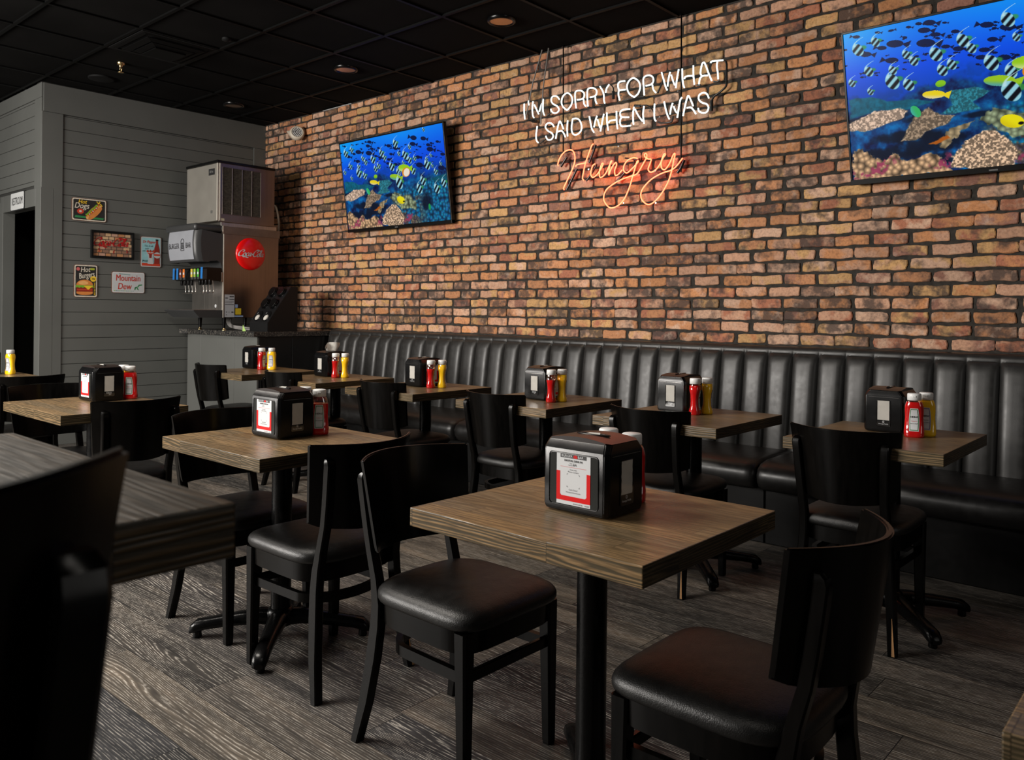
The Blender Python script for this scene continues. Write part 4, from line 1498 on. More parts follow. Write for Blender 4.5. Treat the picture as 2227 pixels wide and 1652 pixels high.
GREENP = mat('green_print', (0.05, 0.16, 0.06), 0.5, vary=0.05)
PURP = mat('violet_print', (0.16, 0.11, 0.22), 0.5, vary=0.05)
ket_full = make_bottle('ketchup_bottle', KETCHUP, PRINTW, GREENP, 0.143)
ket_part = make_bottle('ketchup_bottle', KETCHUP, PRINTW, GREENP, 0.122)
mus = make_bottle('mustard_bottle', MUSTARD, PRINTW, PURP, 0.147)
BOT = [  # proto, x, y, rz, label
    ('k', -1.168, 1.792, 0.5, 'ketchup bottle mostly hidden behind the dispenser numbered 6A, right of the pair'),
    ('m', -1.262, 1.822, 0.2, 'mustard bottle behind the dispenser numbered 6A, only its cap showing'),
    ('p', -2.690, 1.890, 0.95, 'half empty ketchup bottle on the lit floor table left of centre'),
    ('m', -2.810, 1.905, 0.3, 'mustard bottle hidden behind the dispenser on the lit floor table'),
    ('k', -4.440, 1.905, 0.9, 'ketchup bottle on the third floor table by the grey wall'),
    ('m', -4.545, 1.915, 0.4, 'mustard bottle behind the ketchup on the third floor table'),
    ('m', -6.625, 1.985, 0.35, 'lone mustard bottle at the left picture edge'),
    ('k', -5.885, 3.575, 2.0, 'ketchup bottle on the farthest banquette table, before the counter'),
    ('m', -5.835, 3.635, 0.65, 'mustard bottle on the farthest banquette table, before the counter'),
    ('p', -4.870, 3.560, 2.25, 'part empty ketchup bottle beside the dispenser with the napkin pulled out'),
    ('m', -4.825, 3.610, 2.3, 'mustard bottle beside the dispenser with the napkin pulled out'),
    ('p', -3.815, 3.525, 2.25, 'part empty ketchup bottle on the third banquette table from the counter'),
    ('m', -3.780, 3.590, 2.25, 'mustard bottle on the third banquette table from the counter'),
    ('p', -2.775, 3.455, 2.1, 'ketchup bottle on the fourth banquette table from the counter'),
    ('m', -2.755, 3.525, 2.2, 'mustard bottle on the fourth banquette table from the counter'),
    ('k', -1.950, 3.545, 1.9, 'ketchup bottle on the banquette table second from the right'),
    ('m', -1.925, 3.620, 2.0, 'mustard bottle on the banquette table second from the right'),
    ('k', -0.960, 3.545, 0.25, 'ketchup bottle on the rightmost banquette table'),
    ('m', -0.935, 3.620, 0.2, 'mustard bottle on the rightmost banquette table'),
]
protos = {'k': ket_full, 'p': ket_part, 'm': mus}
seen = set()
for k, x, y, rz, lab in BOT:
    if k not in seen:
        seen.add(k)
        d = protos[k]
        d.location = (x, y, 0.760)
        d.rotation_euler = (0, 0, rz)
        d['label'] = lab
        d['group'] = 'mustard bottles on the tables' if k == 'm' else 'ketchup bottles on the tables'
    else:
        d = dup(protos[k], (x, y, 0.760), rz, lab)
    d['category'] = 'mustard' if k == 'm' else 'ketchup'


# ------------------------------------------------------------------ picture shown on the two screens
def reef_picture(W, H):
    g = np.random.default_rng(3)
    src = [(0, 0), (1, 0), (0, 1), (1, 1)]
    dst = [(85, 375), (1490, 82), (215, 1570), (1640, 1440)]
    A = []
    bb = []
    for (s, t), (x, y) in zip(src, dst):
        A.append([s, t, 1, 0, 0, 0, -x * s, -x * t])
        A.append([0, 0, 0, s, t, 1, -y * s, -y * t])
        bb += [x, y]
    h = np.append(np.linalg.solve(np.array(A, float), np.array(bb, float)), 1).reshape(3, 3)
    s, t = np.meshgrid((np.arange(W) + 0.5) / W, (np.arange(H) + 0.5) / H)
    dn = h[2, 0] * s + h[2, 1] * t + 1
    ZX = (h[0, 0] * s + h[0, 1] * t + h[0, 2]) / dn
    ZY = (h[1, 0] * s + h[1, 1] * t + h[1, 2]) / dn
    asp = W / H

    def vnoise(sx, sy, seed):
        gg = np.random.default_rng(seed).random((int(sy * 1.0) + 3, int(sx) + 3))
        x, y = s * sx, t * sy
        xi, yi = x.astype(int), y.astype(int)
        fx, fy = x - xi, y - yi
        fx, fy = fx * fx * (3 - 2 * fx), fy * fy * (3 - 2 * fy)
        return (gg[yi, xi] * (1 - fx) + gg[yi, xi + 1] * fx) * (1 - fy) + (gg[yi + 1, xi] * (1 - fx) + gg[yi + 1, xi + 1] * fx) * fy

    def fbm(sc, seed, o=4):
        r = 0
        a = 0.5
        for k in range(o):
            r = r + a * vnoise(sc * asp * 2 ** k, sc * 2 ** k, seed + k)
            a *= 0.5
        return r / (1 - 0.5 ** o)

    def cells(sc, seed):
        nx, ny = int(sc * asp), int(sc)
        gg = np.random.default_rng(seed).random((ny + 3, nx + 3, 2))
        x, y = s * nx, t * ny
        xi, yi = x.astype(int), y.astype(int)
        best = np.full(s.shape, 9.0)
        bid = np.zeros(s.shape)
        for dj in (-1, 0, 1):
            for di in (-1, 0, 1):
                ii, jj = np.clip(xi + di, 0, nx + 2), np.clip(yi + dj, 0, ny + 2)
                px, py = ii + gg[jj, ii, 0], jj + gg[jj, ii, 1]
                d = np.hypot(x - px, y - py)
                m = d < best
                best = np.where(m, d, best)
                bid = np.where(m, gg[jj, ii, 0], bid)
        return best, bid

    def sst(a, b, x):
        u = np.clip((x - a) / (b - a), 0, 1)
        return u * u * (3 - 2 * u)
    img = np.zeros((H, W, 3))

    def blend(mask, col):
        nonlocal img
        m = np.clip(mask, 0, 1)[..., None]
        img = img * (1 - m) + np.array(col) * m if not isinstance(col, np.ndarray) else img * (1 - m) + col * m
    # water, sRGB values
    top = np.array([0.0, 0.48, 0.98])
    mid = np.array([0.0, 0.30, 0.93])
    low = np.array([0.0, 0.25, 0.62])
    tt = t[..., None]
    img = np.where(tt < 0.28, top + (mid - top) * (tt / 0.28), mid + (low - mid) * np.clip((tt - 0.28) / 0.3, 0, 1))
    glow = np.exp(-((s - 0.62) ** 2 / 0.07 + (t + 0.02) ** 2 / 0.05))[..., None]
    img = img + glow * np.array([0.03, 0.10, 0.05])
    lft = np.exp(-(s ** 2 / 0.05 + (t - 0.0) ** 2 / 0.06))[..., None]
    img = img + lft * np.array([0.0, 0.18, 0.04])
    # reef mass
    n1 = fbm(6, 10)
    n2 = fbm(18, 20)
    n3 = fbm(45, 30)
    d1, id1 = cells(26, 5)
    d2, id2 = cells(46, 9)
    hor = 0.47 + 0.05 * np.sin(s * 7 + 1) * 0.5 + (n1 - 0.5) * 0.22 - 0.03 * (s < 0.3) + 0.05 * np.exp(-((s - 0.62) ** 2) / 0.01)
    reef = sst(-0.03, 0.035, t - hor)
    deep = np.stack([0.0 + 0.03 * n3, 0.10 + 0.34 * (n2 - 0.30) * 2, 0.30 + 0.42 * (n2 - 0.30) * 2], -1)
    blend(reef, np.clip(deep, 0, 1))
    haze = sst(-0.10, 0.0, t - hor) * (1 - reef)
    blend(haze * 0.5 * sst(0.40, 0.6, n2), np.array([0.0, 0.22, 0.50]) * np.ones((H, W, 3)))
    # turquoise lumps on the right half
    tl = sst(0.55, 0.66, t + 0.25 * (s - 0.62) + 0.14 * (n1 - 0.5)) * sst(0.42, 0.56, s + 0.1 * (n2 - 0.5))
    lump = np.clip(1.05 - d1 * 1.25, 0, 1)
    lump2 = np.clip(1.0 - d2 * 1.2, 0, 1)
    lc = np.stack([0.02 + 0.16 * lump * id1, 0.14 + 0.56 * lump * (0.5 + 0.5 * lump2), 0.24 + 0.52 * lump], -1)
    blend(tl * 0.92, lc)
    mdl = tl * sst(0.30, 0.1, np.abs(s - 0.56)) * sst(0.62, 0.75, t)
    brown = np.stack([0.22 + 0.55 * lump * lump2, 0.18 + 0.42 * lump * lump2, 0.12 + 0.26 * lump2], -1)
    blend(mdl * sst(0.42, 0.56, n2) * 0.9, brown)
    # dark hollows
    for cx, cy, rx, ry in ((0.10, 0.86, 0.16, 0.06), (0.30, 0.80, 0.13, 0.08), (0.20, 0.74, 0.13, 0.04), (0.34, 0.91, 0.06, 0.04), (0.80, 0.78, 0.05, 0.10), (0.46, 0.66, 0.06, 0.02), (0.12, 0.60, 0.16, 0.035), (0.26, 0.635, 0.06, 0.03)):
        dd = ((s - cx) / rx) ** 2 + ((t - cy) / ry) ** 2
        blend(sst(1.35, 0.3, dd + (n2 - 0.5) * 1.2) * 0.88, np.array([0.0, 0.055, 0.14]) * np.ones((H, W, 3)))

    def zpoly(pts, col, soft=6.0, rough=10.0):
        """filled polygon in reference coordinates with a ragged edge"""
        P = np.array(pts, float)
        jx = (n3 - 0.5) * rough * 2
        jy = (n2 - 0.5) * rough * 2
        x, y = ZX + jx, ZY + jy
        ins = np.zeros(x.shape, bool)
        dmin = np.full(x.shape, 1e9)
        m = len(P)
        for i in range(m):
            x0, y0 = P[i]
            x1, y1 = P[(i + 1) % m]
            c = ((y0 > y) != (y1 > y)) & (x < (x1 - x0) * (y - y0) / (y1 - y0 + 1e-9) + x0)
            ins ^= c
            L = (x1 - x0) ** 2 + (y1 - y0) ** 2
            u = np.clip(((x - x0) * (x1 - x0) + (y - y0) * (y1 - y0)) / L, 0, 1)
            dmin = np.minimum(dmin, np.hypot(x - x0 - u * (x1 - x0), y - y0 - u * (y1 - y0)))
        sd = np.where(ins, dmin, -dmin)
        blend(sst(-soft, soft, sd), col)
    one = np.ones((H, W, 3))
    spk = sst(0.35, 0.75, fbm(95, 77, 2))[..., None]
    teal = np.array([0.02, 0.36, 0.46]) * one * (0.7 + 0.6 * n3[..., None])
    zpoly([(150, 900), (260, 890), (340, 935), (480, 930), (560, 960), (450, 1010), (300, 1000), (170, 1060)], teal)
    zpoly([(625, 880), (740, 865), (820, 905), (740, 985), (790, 1045), (640, 1070), (600, 1060), (650, 1000)], np.array([0.16, 0.48, 0.55]) * one * (0.75 + 0.4 * spk))
    zpoly([(1340, 860), (1560, 780), (1580, 890), (1420, 905)], teal * 0.9)
    tan = np.array([0.62, 0.53, 0.44]) * one * (0.65 + 0.5 * spk)
    zpoly([(470, 1080), (540, 1000), (600, 1070), (670, 1080), (640, 1150), (540, 1200), (500, 1270), (430, 1265), (450, 1180)], tan)
    pale = np.array([0.93, 0.80, 0.70]) * one * (0.62 + 0.42 * spk)
    zpoly([(168, 1090), (280, 1010), (400, 990), (450, 1020), (420, 1080), (330, 1130), (240, 1180), (170, 1160)], pale, rough=16)
    zpoly([(610, 1330), (650, 1190), (740, 1150), (770, 1130), (690, 1250), (640, 1340)], np.array([0.66, 0.58, 0.44]) * one * (0.55 + 0.6 * lump[..., None]), rough=20)
    zpoly([(560, 1300), (640, 1240), (660, 1260), (600, 1310)], np.array([0.70, 0.36, 0.08]) * one)
    zpoly([(195, 1350), (240, 1310), (300, 1380), (350, 1420), (400, 1360), (450, 1430), (520, 1400), (590, 1380), (640, 1440), (680, 1500), (690, 1540), (220, 1580)], np.array([0.82, 0.66, 0.50]) * one * (0.35 + 0.85 * lump[..., None]), rough=26)
    for cx, cy in ((400, 1420), (640, 1470), (690, 1400), (760, 1330), (330, 1480), (260, 1540), (1010, 1450), (1060, 1400)):
        dd = np.hypot(ZX - cx, (ZY - cy)) / 55
        blend(sst(1.0, 0.4, dd + (n2 - 0.5) * 1.4) * sst(0.4, 0.6, n3) * 0.9, np.array([0.62, 0.22, 0.36]) * one)
    zpoly([(690, 1500), (680, 1420), (740, 1290), (810, 1215), (880, 1230), (950, 1310), (985, 1400), (975, 1500), (830, 1530)], np.array([0.95, 0.80, 0.66]) * one * (0.50 + 0.55 * spk), rough=14)
    zpoly([(790, 1130), (830, 1040), (890, 1060), (960, 1100), (1060, 1090), (1140, 1180), (1160, 1290), (1060, 1260), (960, 1280), (870, 1200)], np.array([0.55, 0.60, 0.47]) * one * (0.42 + 0.8 * lump[..., None]), rough=24)

    def local(x, y, size, rot=0.0, R=1.6):
        a, b = (ZX - x) / size, (ZY - y) / size
        c, q = math.cos(rot), math.sin(rot)
        return a * c + b * q, -a * q + b * c

    def dark(x, y, L, flip=1, rot=0.0):
        a, b = local(x, y, L, rot)
        a = a * flip
        body = 1 - (a / 0.48) ** 2 - (b / 0.34) ** 2
        tail = (0.24 - np.abs(a - 0.60)) * 4
        tail = np.minimum(tail, (np.abs(a - 0.40) * 0.8 - np.abs(b)) * 6)
        e = 6.0 / L
        m = np.maximum(sst(-e, e, body), sst(-e * 2, e * 2, tail) * (a > 0.40))
        blend(m * 0.93, np.array([0.0, 0.055, 0.22]) * one)

    for k in range(90):
        x, y = g.uniform(100, 1540), g.uniform(330, 700)
        if y < 900 - x * 0.9 + 0 and g.random() < 0.4:
            continue
        dark(x, y + 40, g.uniform(14, 30), g.choice([-1, 1]), g.uniform(-0.5, 0.5))
    for p in ((1095, 285, 92, -1), (1230, 295, 80, 1), (1085, 370, 82, 1), (490, 340, 62, 1), (470, 395, 62, 1), (525, 435, 52, 1), (485, 495, 92, 1), (340, 480, 85, 1), (1300, 385, 64, 1),
              (1340, 360, 44, 1), (1425, 340, 52, 1), (1325, 445, 96, 1), (1500, 515, 66, 1), (790, 510, 52, 1), (1160, 555, 68, 1), (1185, 665, 104, 1), (1490, 705, 96, 1), (335, 610, 66, -1),
              (755, 395, 66, -1), (850, 425, 76, 1), (440, 340, 34, 1), (250, 380, 28, 1), (150, 400, 38, -1), (560, 350, 24, 1), (395, 360, 28, 1), (615, 425, 42, 1), (760, 585, 54, 1),
              (750, 640, 54, 1), (855, 655, 62, 1), (1190, 410, 38, -1), (1435, 465, 34, 1), (580, 535, 44, 1), (280, 505, 48, -1), (1385, 410, 26, 1), (640, 560, 54, 1), (205, 545, 60, 1)):
        dark(p[0], p[1], p[2], p[3], 0.2)

    def banner(x, y, S_):
        a, b = local(x, y, S_, -0.30)
        e = 5.0 / S_
        body = 1 - (np.abs(a) / 0.37) ** 2 - (np.abs(b) / 0.72) ** 2
        m = sst(-e * 1.6, e * 1.6, body)
        w = b * 0.62 + a * 0.70
        blend(sst(0.15, 0.0, np.hypot(a - 0.38, b + 0.12) - 0.16) * 0.8, np.array([0.25, 0.62, 0.25]) * one)
        blend(m, np.array([0.60, 0.84, 0.90]) * one)
        st = np.maximum(sst(0.10 + e, 0.10 - e, np.abs(w + 0.19)), sst(0.115 + e, 0.115 - e, np.abs(w - 0.24)))
        blend(m * st, np.array([0.01, 0.02, 0.07]) * one)
        # long white fin streaming from the back
        u = np.clip((-b - 0.45) / 0.85, 0, 1)
        fx = -0.16 + 0.85 * u ** 2.2
        blend(sst(0.075 * (1.15 - u) + e, 0.02 * (1.2 - u), np.abs(a - fx)) * ((b < -0.42) & (b > -1.30)) * 0.85, np.array([0.78, 0.92, 0.96]) * one)
    for p in ((165, 505, 80), (245, 455, 62), (230, 685, 66), (440, 630, 62), (540, 590, 90), (655, 500, 84), (345, 690, 58), (350, 780, 100), (430, 815, 78), (580, 720, 72), (620, 680, 66), (845, 370, 92),
              (1230, 175, 46), (1040, 415, 55), (700, 565, 66), (800, 690, 100), (980, 530, 102), (1045, 595, 82), (895, 510, 52), (1115, 575, 60), (1290, 665, 112), (1335, 535, 44), (1280, 590, 50),
              (1410, 765, 72), (1095, 745, 92), (895, 770, 84), (1235, 890, 104), (1190, 1000, 112), (1430, 1000, 112), (1525, 920, 100), (1475, 650, 46), (400, 575, 58), (155, 770, 50), (1360, 680, 46), (250, 850, 44), (960, 640, 50)):
        banner(p[0], p[1], p[2] * 0.88)

    def yellow(x, y, L, hgt, rot, flip, c1, c2, tail=True):
        a, b = local(x, y, L, rot)
        a = a * flip
        e = 5.0 / L
        body = 1 - (a / 0.46) ** 2 - (b / hgt) ** 2
        if tail:
            tl_ = np.minimum((0.66 - a) * 4, (np.abs(a - 0.30) * 0.75 - np.abs(b)) * 6)
            blend(sst(-e * 2, e * 2, tl_) * (a > 0.40), np.array(c1) * one)
        m = sst(-e, e, body)
        k = sst(-hgt * 0.2, hgt * 0.9, b)[..., None]
        blend(m, np.array(c1) * (1 - k) + np.array(c2) * k)
    yellow(555, 905, 118, 0.27, 0.12, 1, (0.95, 0.85, 0.10), (0.92, 0.86, 0.60))
    yellow(850, 832, 160, 0.26, 0.18, 1, (0.62, 0.80, 0.12), (0.35, 0.66, 0.62))
    yellow(580, 822, 52, 0.52, 0.1, 1, (0.55, 0.80, 0.10), (0.45, 0.72, 0.10), False)
    yellow(970, 705, 170, 0.30, 0.05, 1, (0.60, 0.82, 0.10), (0.80, 0.88, 0.55))
    a, b = local(1000, 765, 110, 0.15)
    blend(sst(-0.05, 0.05, 1 - (a / 0.50) ** 2 - (b / 0.60) ** 2), np.array([0.90, 0.55, 0.06]) * one)
    blend(sst(-0.05, 0.05, 1 - ((a - 0.06) / 0.36) ** 2 - ((b) / 0.52) ** 2), np.array([0.95, 0.92, 0.85]) * one)
    yellow(480, 1032, 108, 0.20, 1.2, 1, (0.20, 0.72, 0.40), (0.25, 0.70, 0.62), False)
    yellow(935, 1155, 136, 0.34, 0.75, 1, (0.95, 0.90, 0.05), (0.88, 0.80, 0.04), False)
    blend(sst(1.0, 0.5, np.hypot(ZX - 977, ZY - 1175) / 17), np.array([0.02, 0.02, 0.03]) * one)
    yellow(1335, 1255, 100, 0.16, 1.45, 1, (0.10, 0.62, 0.28), (0.12, 0.55, 0.35), False)
    banner(910, 920, 116)
    img = np.clip(img, 0, 1)
    return np.where(img <= 0.04045, img / 12.92, ((img + 0.055) / 1.055) ** 2.4)


def screen_material():
    m, nt, b = nodes_of('lit_screen')
    a = N(nt, 'ShaderNodeAttribute', attribute_name='picture')
    b.inputs['Base Color'].default_value = (0.004, 0.004, 0.005, 1)
    b.inputs['Roughness'].default_value = 0.25
    nt.links.new(a.outputs['Color'], b.inputs['Emission Color'])
    b.inputs['Emission Strength'].default_value = 0.85
    b.inputs['Specular IOR Level'].default_value = 0.12
    return m


SCREEN = screen_material()
SW_, SH_ = 1.416, 0.808
GW, GH = 520, 292
pic = reef_picture(GW, GH)
me = bpy.data.meshes.new('screen')
vx, vy = np.meshgrid(np.linspace(-SW_ / 2, SW_ / 2, GW + 1), np.linspace(SH_ / 2, -SH_ / 2, GH + 1))
co = np.stack([vx, vy, np.zeros_like(vx)], -1).reshape(-1, 3)
ii, jj = np.meshgrid(np.arange(GW), np.arange(GH))
a0 = (jj * (GW + 1) + ii).ravel()
quads = np.stack([a0, a0 + GW + 1, a0 + GW + 2, a0 + 1], -1).astype(np.int32)
me.vertices.add(len(co))
me.vertices.foreach_set('co', co.ravel().astype(np.float32))
me.loops.add(quads.size)
me.loops.foreach_set('vertex_index', quads.ravel())
me.polygons.add(len(quads))
me.polygons.foreach_set('loop_start', np.arange(0, quads.size, 4, dtype=np.int32))
me.polygons.foreach_set('loop_total', np.full(len(quads), 4, np.int32))
me.update(calc_edges=True)
at_ = me.attributes.new('picture', 'FLOAT_COLOR', 'FACE')
at_.data.foreach_set('color', np.concatenate([pic.reshape(-1, 3), np.ones((GW * GH, 1))], 1).ravel().astype(np.float32))
me.materials.append(SCREEN)

TVB = mat('black_bezel', (0.0035, 0.0033, 0.0033), 0.3, spec=0.3, rvary=0.05, vscale=5)


def make_tv(xc, ybot, zbot, tilt, label):
    hgt, wid = 0.850, 1.440
    ey = Vector((0, -math.sin(tilt), math.cos(tilt)))
    ctr = Vector((xc, ybot, zbot)) + ey * (hgt / 2)
    M = XF(ctr, (1, 0, 0), ey)
    t = thing('television', label, 'television')
    t.matrix_world = M
    mb = MB()
    b = 0.012
    zc0, zc1 = -0.030, 0.006
    top, bot = hgt / 2, -hgt / 2
    mb.box(-wid / 2, wid / 2, bot + 0.0, bot + 0.030, zc0, zc1 + 0.002, TVB, 0.002)
    mb.box(-wid / 2, wid / 2, top - b, top, zc0, zc1, TVB, 0.002)
    mb.box(-wid / 2, -wid / 2 + b, bot, top, zc0, zc1, TVB, 0.002)
    mb.box(wid / 2 - b, wid / 2, bot, top, zc0, zc1, TVB, 0.002)
    mb.obj('bezel', t)
    s = bpy.data.objects.new('screen', me)
    C.objects.link(s)
    s.parent = t
    s.location = (0, (bot + 0.030 + top - b) / 2, 0.0)
    mb = MB()
    mb.box(-wid / 2 + 0.01, wid / 2 - 0.01, bot + 0.01, top - 0.01, -0.032, -0.006, TVB, 0.004)
    mb.box(-wid / 2 + 0.12, wid / 2 - 0.12, bot + 0.08, top - 0.20, -0.045, -0.03, TVB, 0.012)
    mb.obj('back_cover', t)
    mb = MB()
    mb.box(-0.020, 0.020, bot + 0.008, bot + 0.016, zc1 + 0.002, zc1 + 0.0026, mat('maker_mark', (0.12, 0.12, 0.12), 0.3, vary=0.1))
    mb.obj('maker_badge', t)
    Mi = M.inverted()
    mb = MB()
    for sx in (-0.18, 0.18):
        mb.box(xc + sx - 0.02, xc + sx + 0.02, ctr.y + 0.045, YW - 0.004, ctr.z - 0.16, ctr.z + 0.16, IRON, 0.003, T=None)
    mb.box(xc - 0.28, xc + 0.28, YW - 0.034, YW - 0.013, ctr.z - 0.14, ctr.z + 0.14, IRON, 0.003)
    mb.v = [tuple(Mi @ Vector(p)) for p in mb.v]
    mb.obj('wall_mount', t)
    return t


make_tv(-5.665, 4.800, 1.997, math.radians(8.2), 'wall screen showing a reef, the smaller looking one left of the neon lettering')
make_tv(-0.928, 4.795, 2.000, math.radians(13.0), 'wall screen showing a reef, cut by the right picture edge')

# ------------------------------------------------------------------ neon lettering
YN = 4.800
NEONW = mat('white_neon', (0.9, 0.95, 0.95), 0.3, emit=(0.82, 1.0, 0.97), estr=1.5)
NEONR = mat('red_neon', (0.9, 0.4, 0.2), 0.3, emit=(1.0, 0.072, 0.028), estr=6.5)
SLEEVE = mat('blacked_out_tube', (0.008, 0.008, 0.008), 0.25, vary=0.1)
sign = thing('neon_sign', 'hanging neon sign of white capitals over the red script word', 'neon sign', (-3.3, YN, 2.6))
SO = Vector((-3.3, YN, 2.6))


def zpt(z, p):
    if z == 'A':
        u, v = 1120 + p[0] / 8.908, 180 + p[1] / 8.908
    elif z == 'B':
        u, v = 1340 + p[0] / 8.908, 110 + p[1] / 8.908
    else:
        u, v = 1200 + p[0] / 7.4233, 290 + p[1] / 7.4233
    return on_wall(u, v, YN) - SO


def stroke(mb, z, pts, r, m, res=5, closed=False):
    q = smooth2([zpt(z, p).to_3d() for p in pts], res)
    mb.tube(q, r, m, 8)


WHITE = [
    ('A', [[(180, 405), (178, 560), (192, 705)]]),
    ('A', [[(265, 345), (261, 388), (272, 432)]]),
    ('A', [[(350, 360), (336, 500), (345, 630), (370, 680)], [(376, 425), (420, 520), (460, 606)], [(472, 556), (500, 460), (522, 400)], [(548, 315), (542, 450), (546, 560), (572, 630)]]),
    ('A', [[(860, 322), (805, 260), (725, 270), (702, 340), (735, 405), (815, 452), (852, 515), (822, 572), (755, 585), (708, 550), (694, 512)]]),
    ('A', [[(1008, 532), (935, 470), (900, 375), (930, 262), (1008, 198), (1082, 240), (1112, 340), (1080, 450), (1008, 532)]]),
    ('A', [[(1185, 492), (1168, 350), (1166, 200), (1200, 158), (1275, 152), (1338, 200), (1335, 280), (1285, 318), (1205, 328)], [(1330, 322), (1338, 405), (1372, 457)]]),
    ('A', [[(1412, 457), (1402, 300), (1404, 150), (1440, 105), (1515, 100), (1578, 145), (1575, 225), (1530, 263), (1455, 282)], [(1556, 268), (1560, 345), (1586, 407)]]),
    ('A', [[(1645, 70), (1700, 160), (1722, 250), (1724, 340), (1740, 397)], [(1826, 32), (1776, 105), (1756, 192)]]),
    ('B', [[(172, 588), (85, 600), (42, 635), (38, 700), (52, 768), (44, 850), (70, 962)], [(54, 766), (180, 754)]]),
    ('B', [[(352, 902), (255, 835), (210, 715), (240, 600), (330, 530), (430, 590), (465, 700), (430, 825), (352, 902)]]),
    ('B', [[(546, 866), (534, 700), (526, 560), (560, 500), (645, 478), (714, 520), (718, 605), (662, 660), (575, 682)], [(702, 662), (722, 755), (770, 816)]]),
    ('B', [[(880, 420), (920, 560), (955, 690), (990, 766)], [(998, 692), (1012, 560), (1046, 415)], [(1068, 470), (1100, 580), (1134, 668)], [(1154, 726), (1180, 540), (1212, 362)]]),
    ('B', [[(1280, 350), (1284, 520), (1296, 640), (1322, 722)], [(1320, 550), (1345, 505), (1420, 490), (1490, 488)], [(1496, 290), (1498, 480), (1516, 657)]]),
    ('B', [[(1852, 582), (1795, 450), (1738, 290), (1702, 230), (1662, 270), (1634, 430), (1652, 478)], [(1772, 482), (1680, 490), (1625, 540), (1604, 652)]]),
    ('B', [[(1830, 240), (1850, 210), (1950, 196), (2072, 186)], [(1962, 205), (1950, 310), (1968, 420), (1976, 552)]]),
    ('A', [[(432, 840), (410, 1000), (416, 1110), (452, 1162)]]),
    ('A', [[(758, 852), (705, 785), (625, 788), (590, 860), (640, 930), (715, 975), (738, 1040), (700, 1098), (635, 1102), (596, 1032)]]),
    ('A', [[(790, 1085), (810, 960), (838, 820), (868, 744), (905, 805), (940, 897)], [(830, 946), (900, 930), (942, 972), (977, 1052)]]),
    ('A', [[(1022, 730), (1010, 880), (1020, 1035)]]),
    ('A', [[(1118, 702), (1096, 850), (1108, 960), (1155, 1008), (1222, 990), (1282, 920), (1288, 820), (1250, 725), (1185, 690), (1118, 702)]]),
    ('A', [[(1440, 650), (1465, 780), (1490, 890), (1532, 962)], [(1530, 862), (1556, 740), (1590, 640)], [(1600, 710), (1626, 800), (1648, 872)], [(1656, 942), (1685, 780), (1722, 600)]]),
    ('A', [[(1780, 580), (1784, 760), (1806, 922)], [(1814, 776), (1848, 735), (1962, 715)], [(1966, 550), (1970, 740), (1987, 897)]]),
    ('B', [[(268, 1130), (150, 1142), (92, 1172), (76, 1230), (110, 1285), (248, 1292)], [(110, 1290), (78, 1345), (82, 1430), (125, 1466), (285, 1450)]]),
    ('B', [[(345, 1090), (326, 1250), (337, 1432)], [(366, 1132), (430, 1260), (512, 1368)], [(540, 1075), (522, 1240), (542, 1417)]]),
    ('B', [[(745, 1030), (738, 1200), (744, 1320), (772, 1367)]]),
    ('B', [[(930, 990), (962, 1140), (998, 1260), (1032, 1327)], [(1045, 1236), (1062, 1120), (1096, 1015)], [(1115, 1080), (1145, 1160), (1172, 1202)], [(1185, 1302), (1215, 1100), (1242, 960), (1276, 905)]]),
    ('B', [[(1296, 1267), (1312, 1180), (1352, 1000), (1395, 874), (1442, 950), (1492, 1072)], [(1370, 1110), (1440, 1100), (1490, 1140), (1546, 1227)]]),
    ('B', [[(1796, 922), (1760, 842), (1690, 815), (1612, 860), (1600, 940), (1660, 1005), (1755, 1038), (1790, 1110), (1752, 1190), (1675, 1205), (1605, 1172), (1590, 1112)]]),
]
for z, sts in WHITE:
    mb = MB()
    for p in sts:
        stroke(mb, z, p, 0.0054, NEONW)
    mb.obj('letter_tube', sign)
RED = [
    [(105, 525), (100, 485), (140, 380), (215, 292), (300, 264), (355, 300), (376, 400), (355, 520), (300, 650), (230, 800), (195, 878), (200, 912)],
    [(388, 540), (402, 510), (480, 488), (540, 476)],
    [(672, 168), (640, 210), (590, 350), (545, 480), (510, 640), (496, 722), (518, 758)],
    [(702, 490), (660, 525), (630, 640), (660, 710), (735, 660), (800, 560), (832, 490), (808, 492), (772, 600), (775, 700), (820, 698), (880, 630), (935, 510), (972, 448), (950, 460), (930, 570), (922, 672),
     (965, 560), (1030, 472), (1046, 510), (1016, 600), (1028, 676), (1075, 660), (1138, 590)],
    [(1388, 405), (1320, 393), (1225, 435), (1165, 525), (1162, 600), (1215, 636), (1295, 570), (1375, 485), (1398, 448), (1376, 455), (1340, 580), (1292, 745), (1250, 880), (1170, 1060), (1070, 1165), (950, 1202), (872, 1135),
     (838, 1040), (878, 915), (990, 820), (1130, 742), (1280, 690), (1365, 660), (1420, 590), (1482, 480), (1534, 380), (1528, 328), (1498, 335), (1506, 378), (1560, 412), (1606, 420), (1582, 500), (1556, 580), (1602, 627),
     (1685, 580), (1745, 500), (1800, 390), (1836, 338), (1808, 340), (1768, 465), (1776, 560), (1830, 580), (1900, 488), (1962, 345), (1990, 330), (1974, 420), (1932, 620), (1880, 780), (1790, 945), (1700, 1062), (1600, 1140),
     (1525, 1138), (1450, 1058), (1442, 955), (1504, 845), (1625, 728), (1785, 640), (1930, 592), (2020, 520), (2112, 398)],
]
for p in RED:
    mb = MB()
    stroke(mb, 'C', p, 0.0045, NEONR, 6)
    mb.obj('script_tube', sign, label='red neon script stroke')
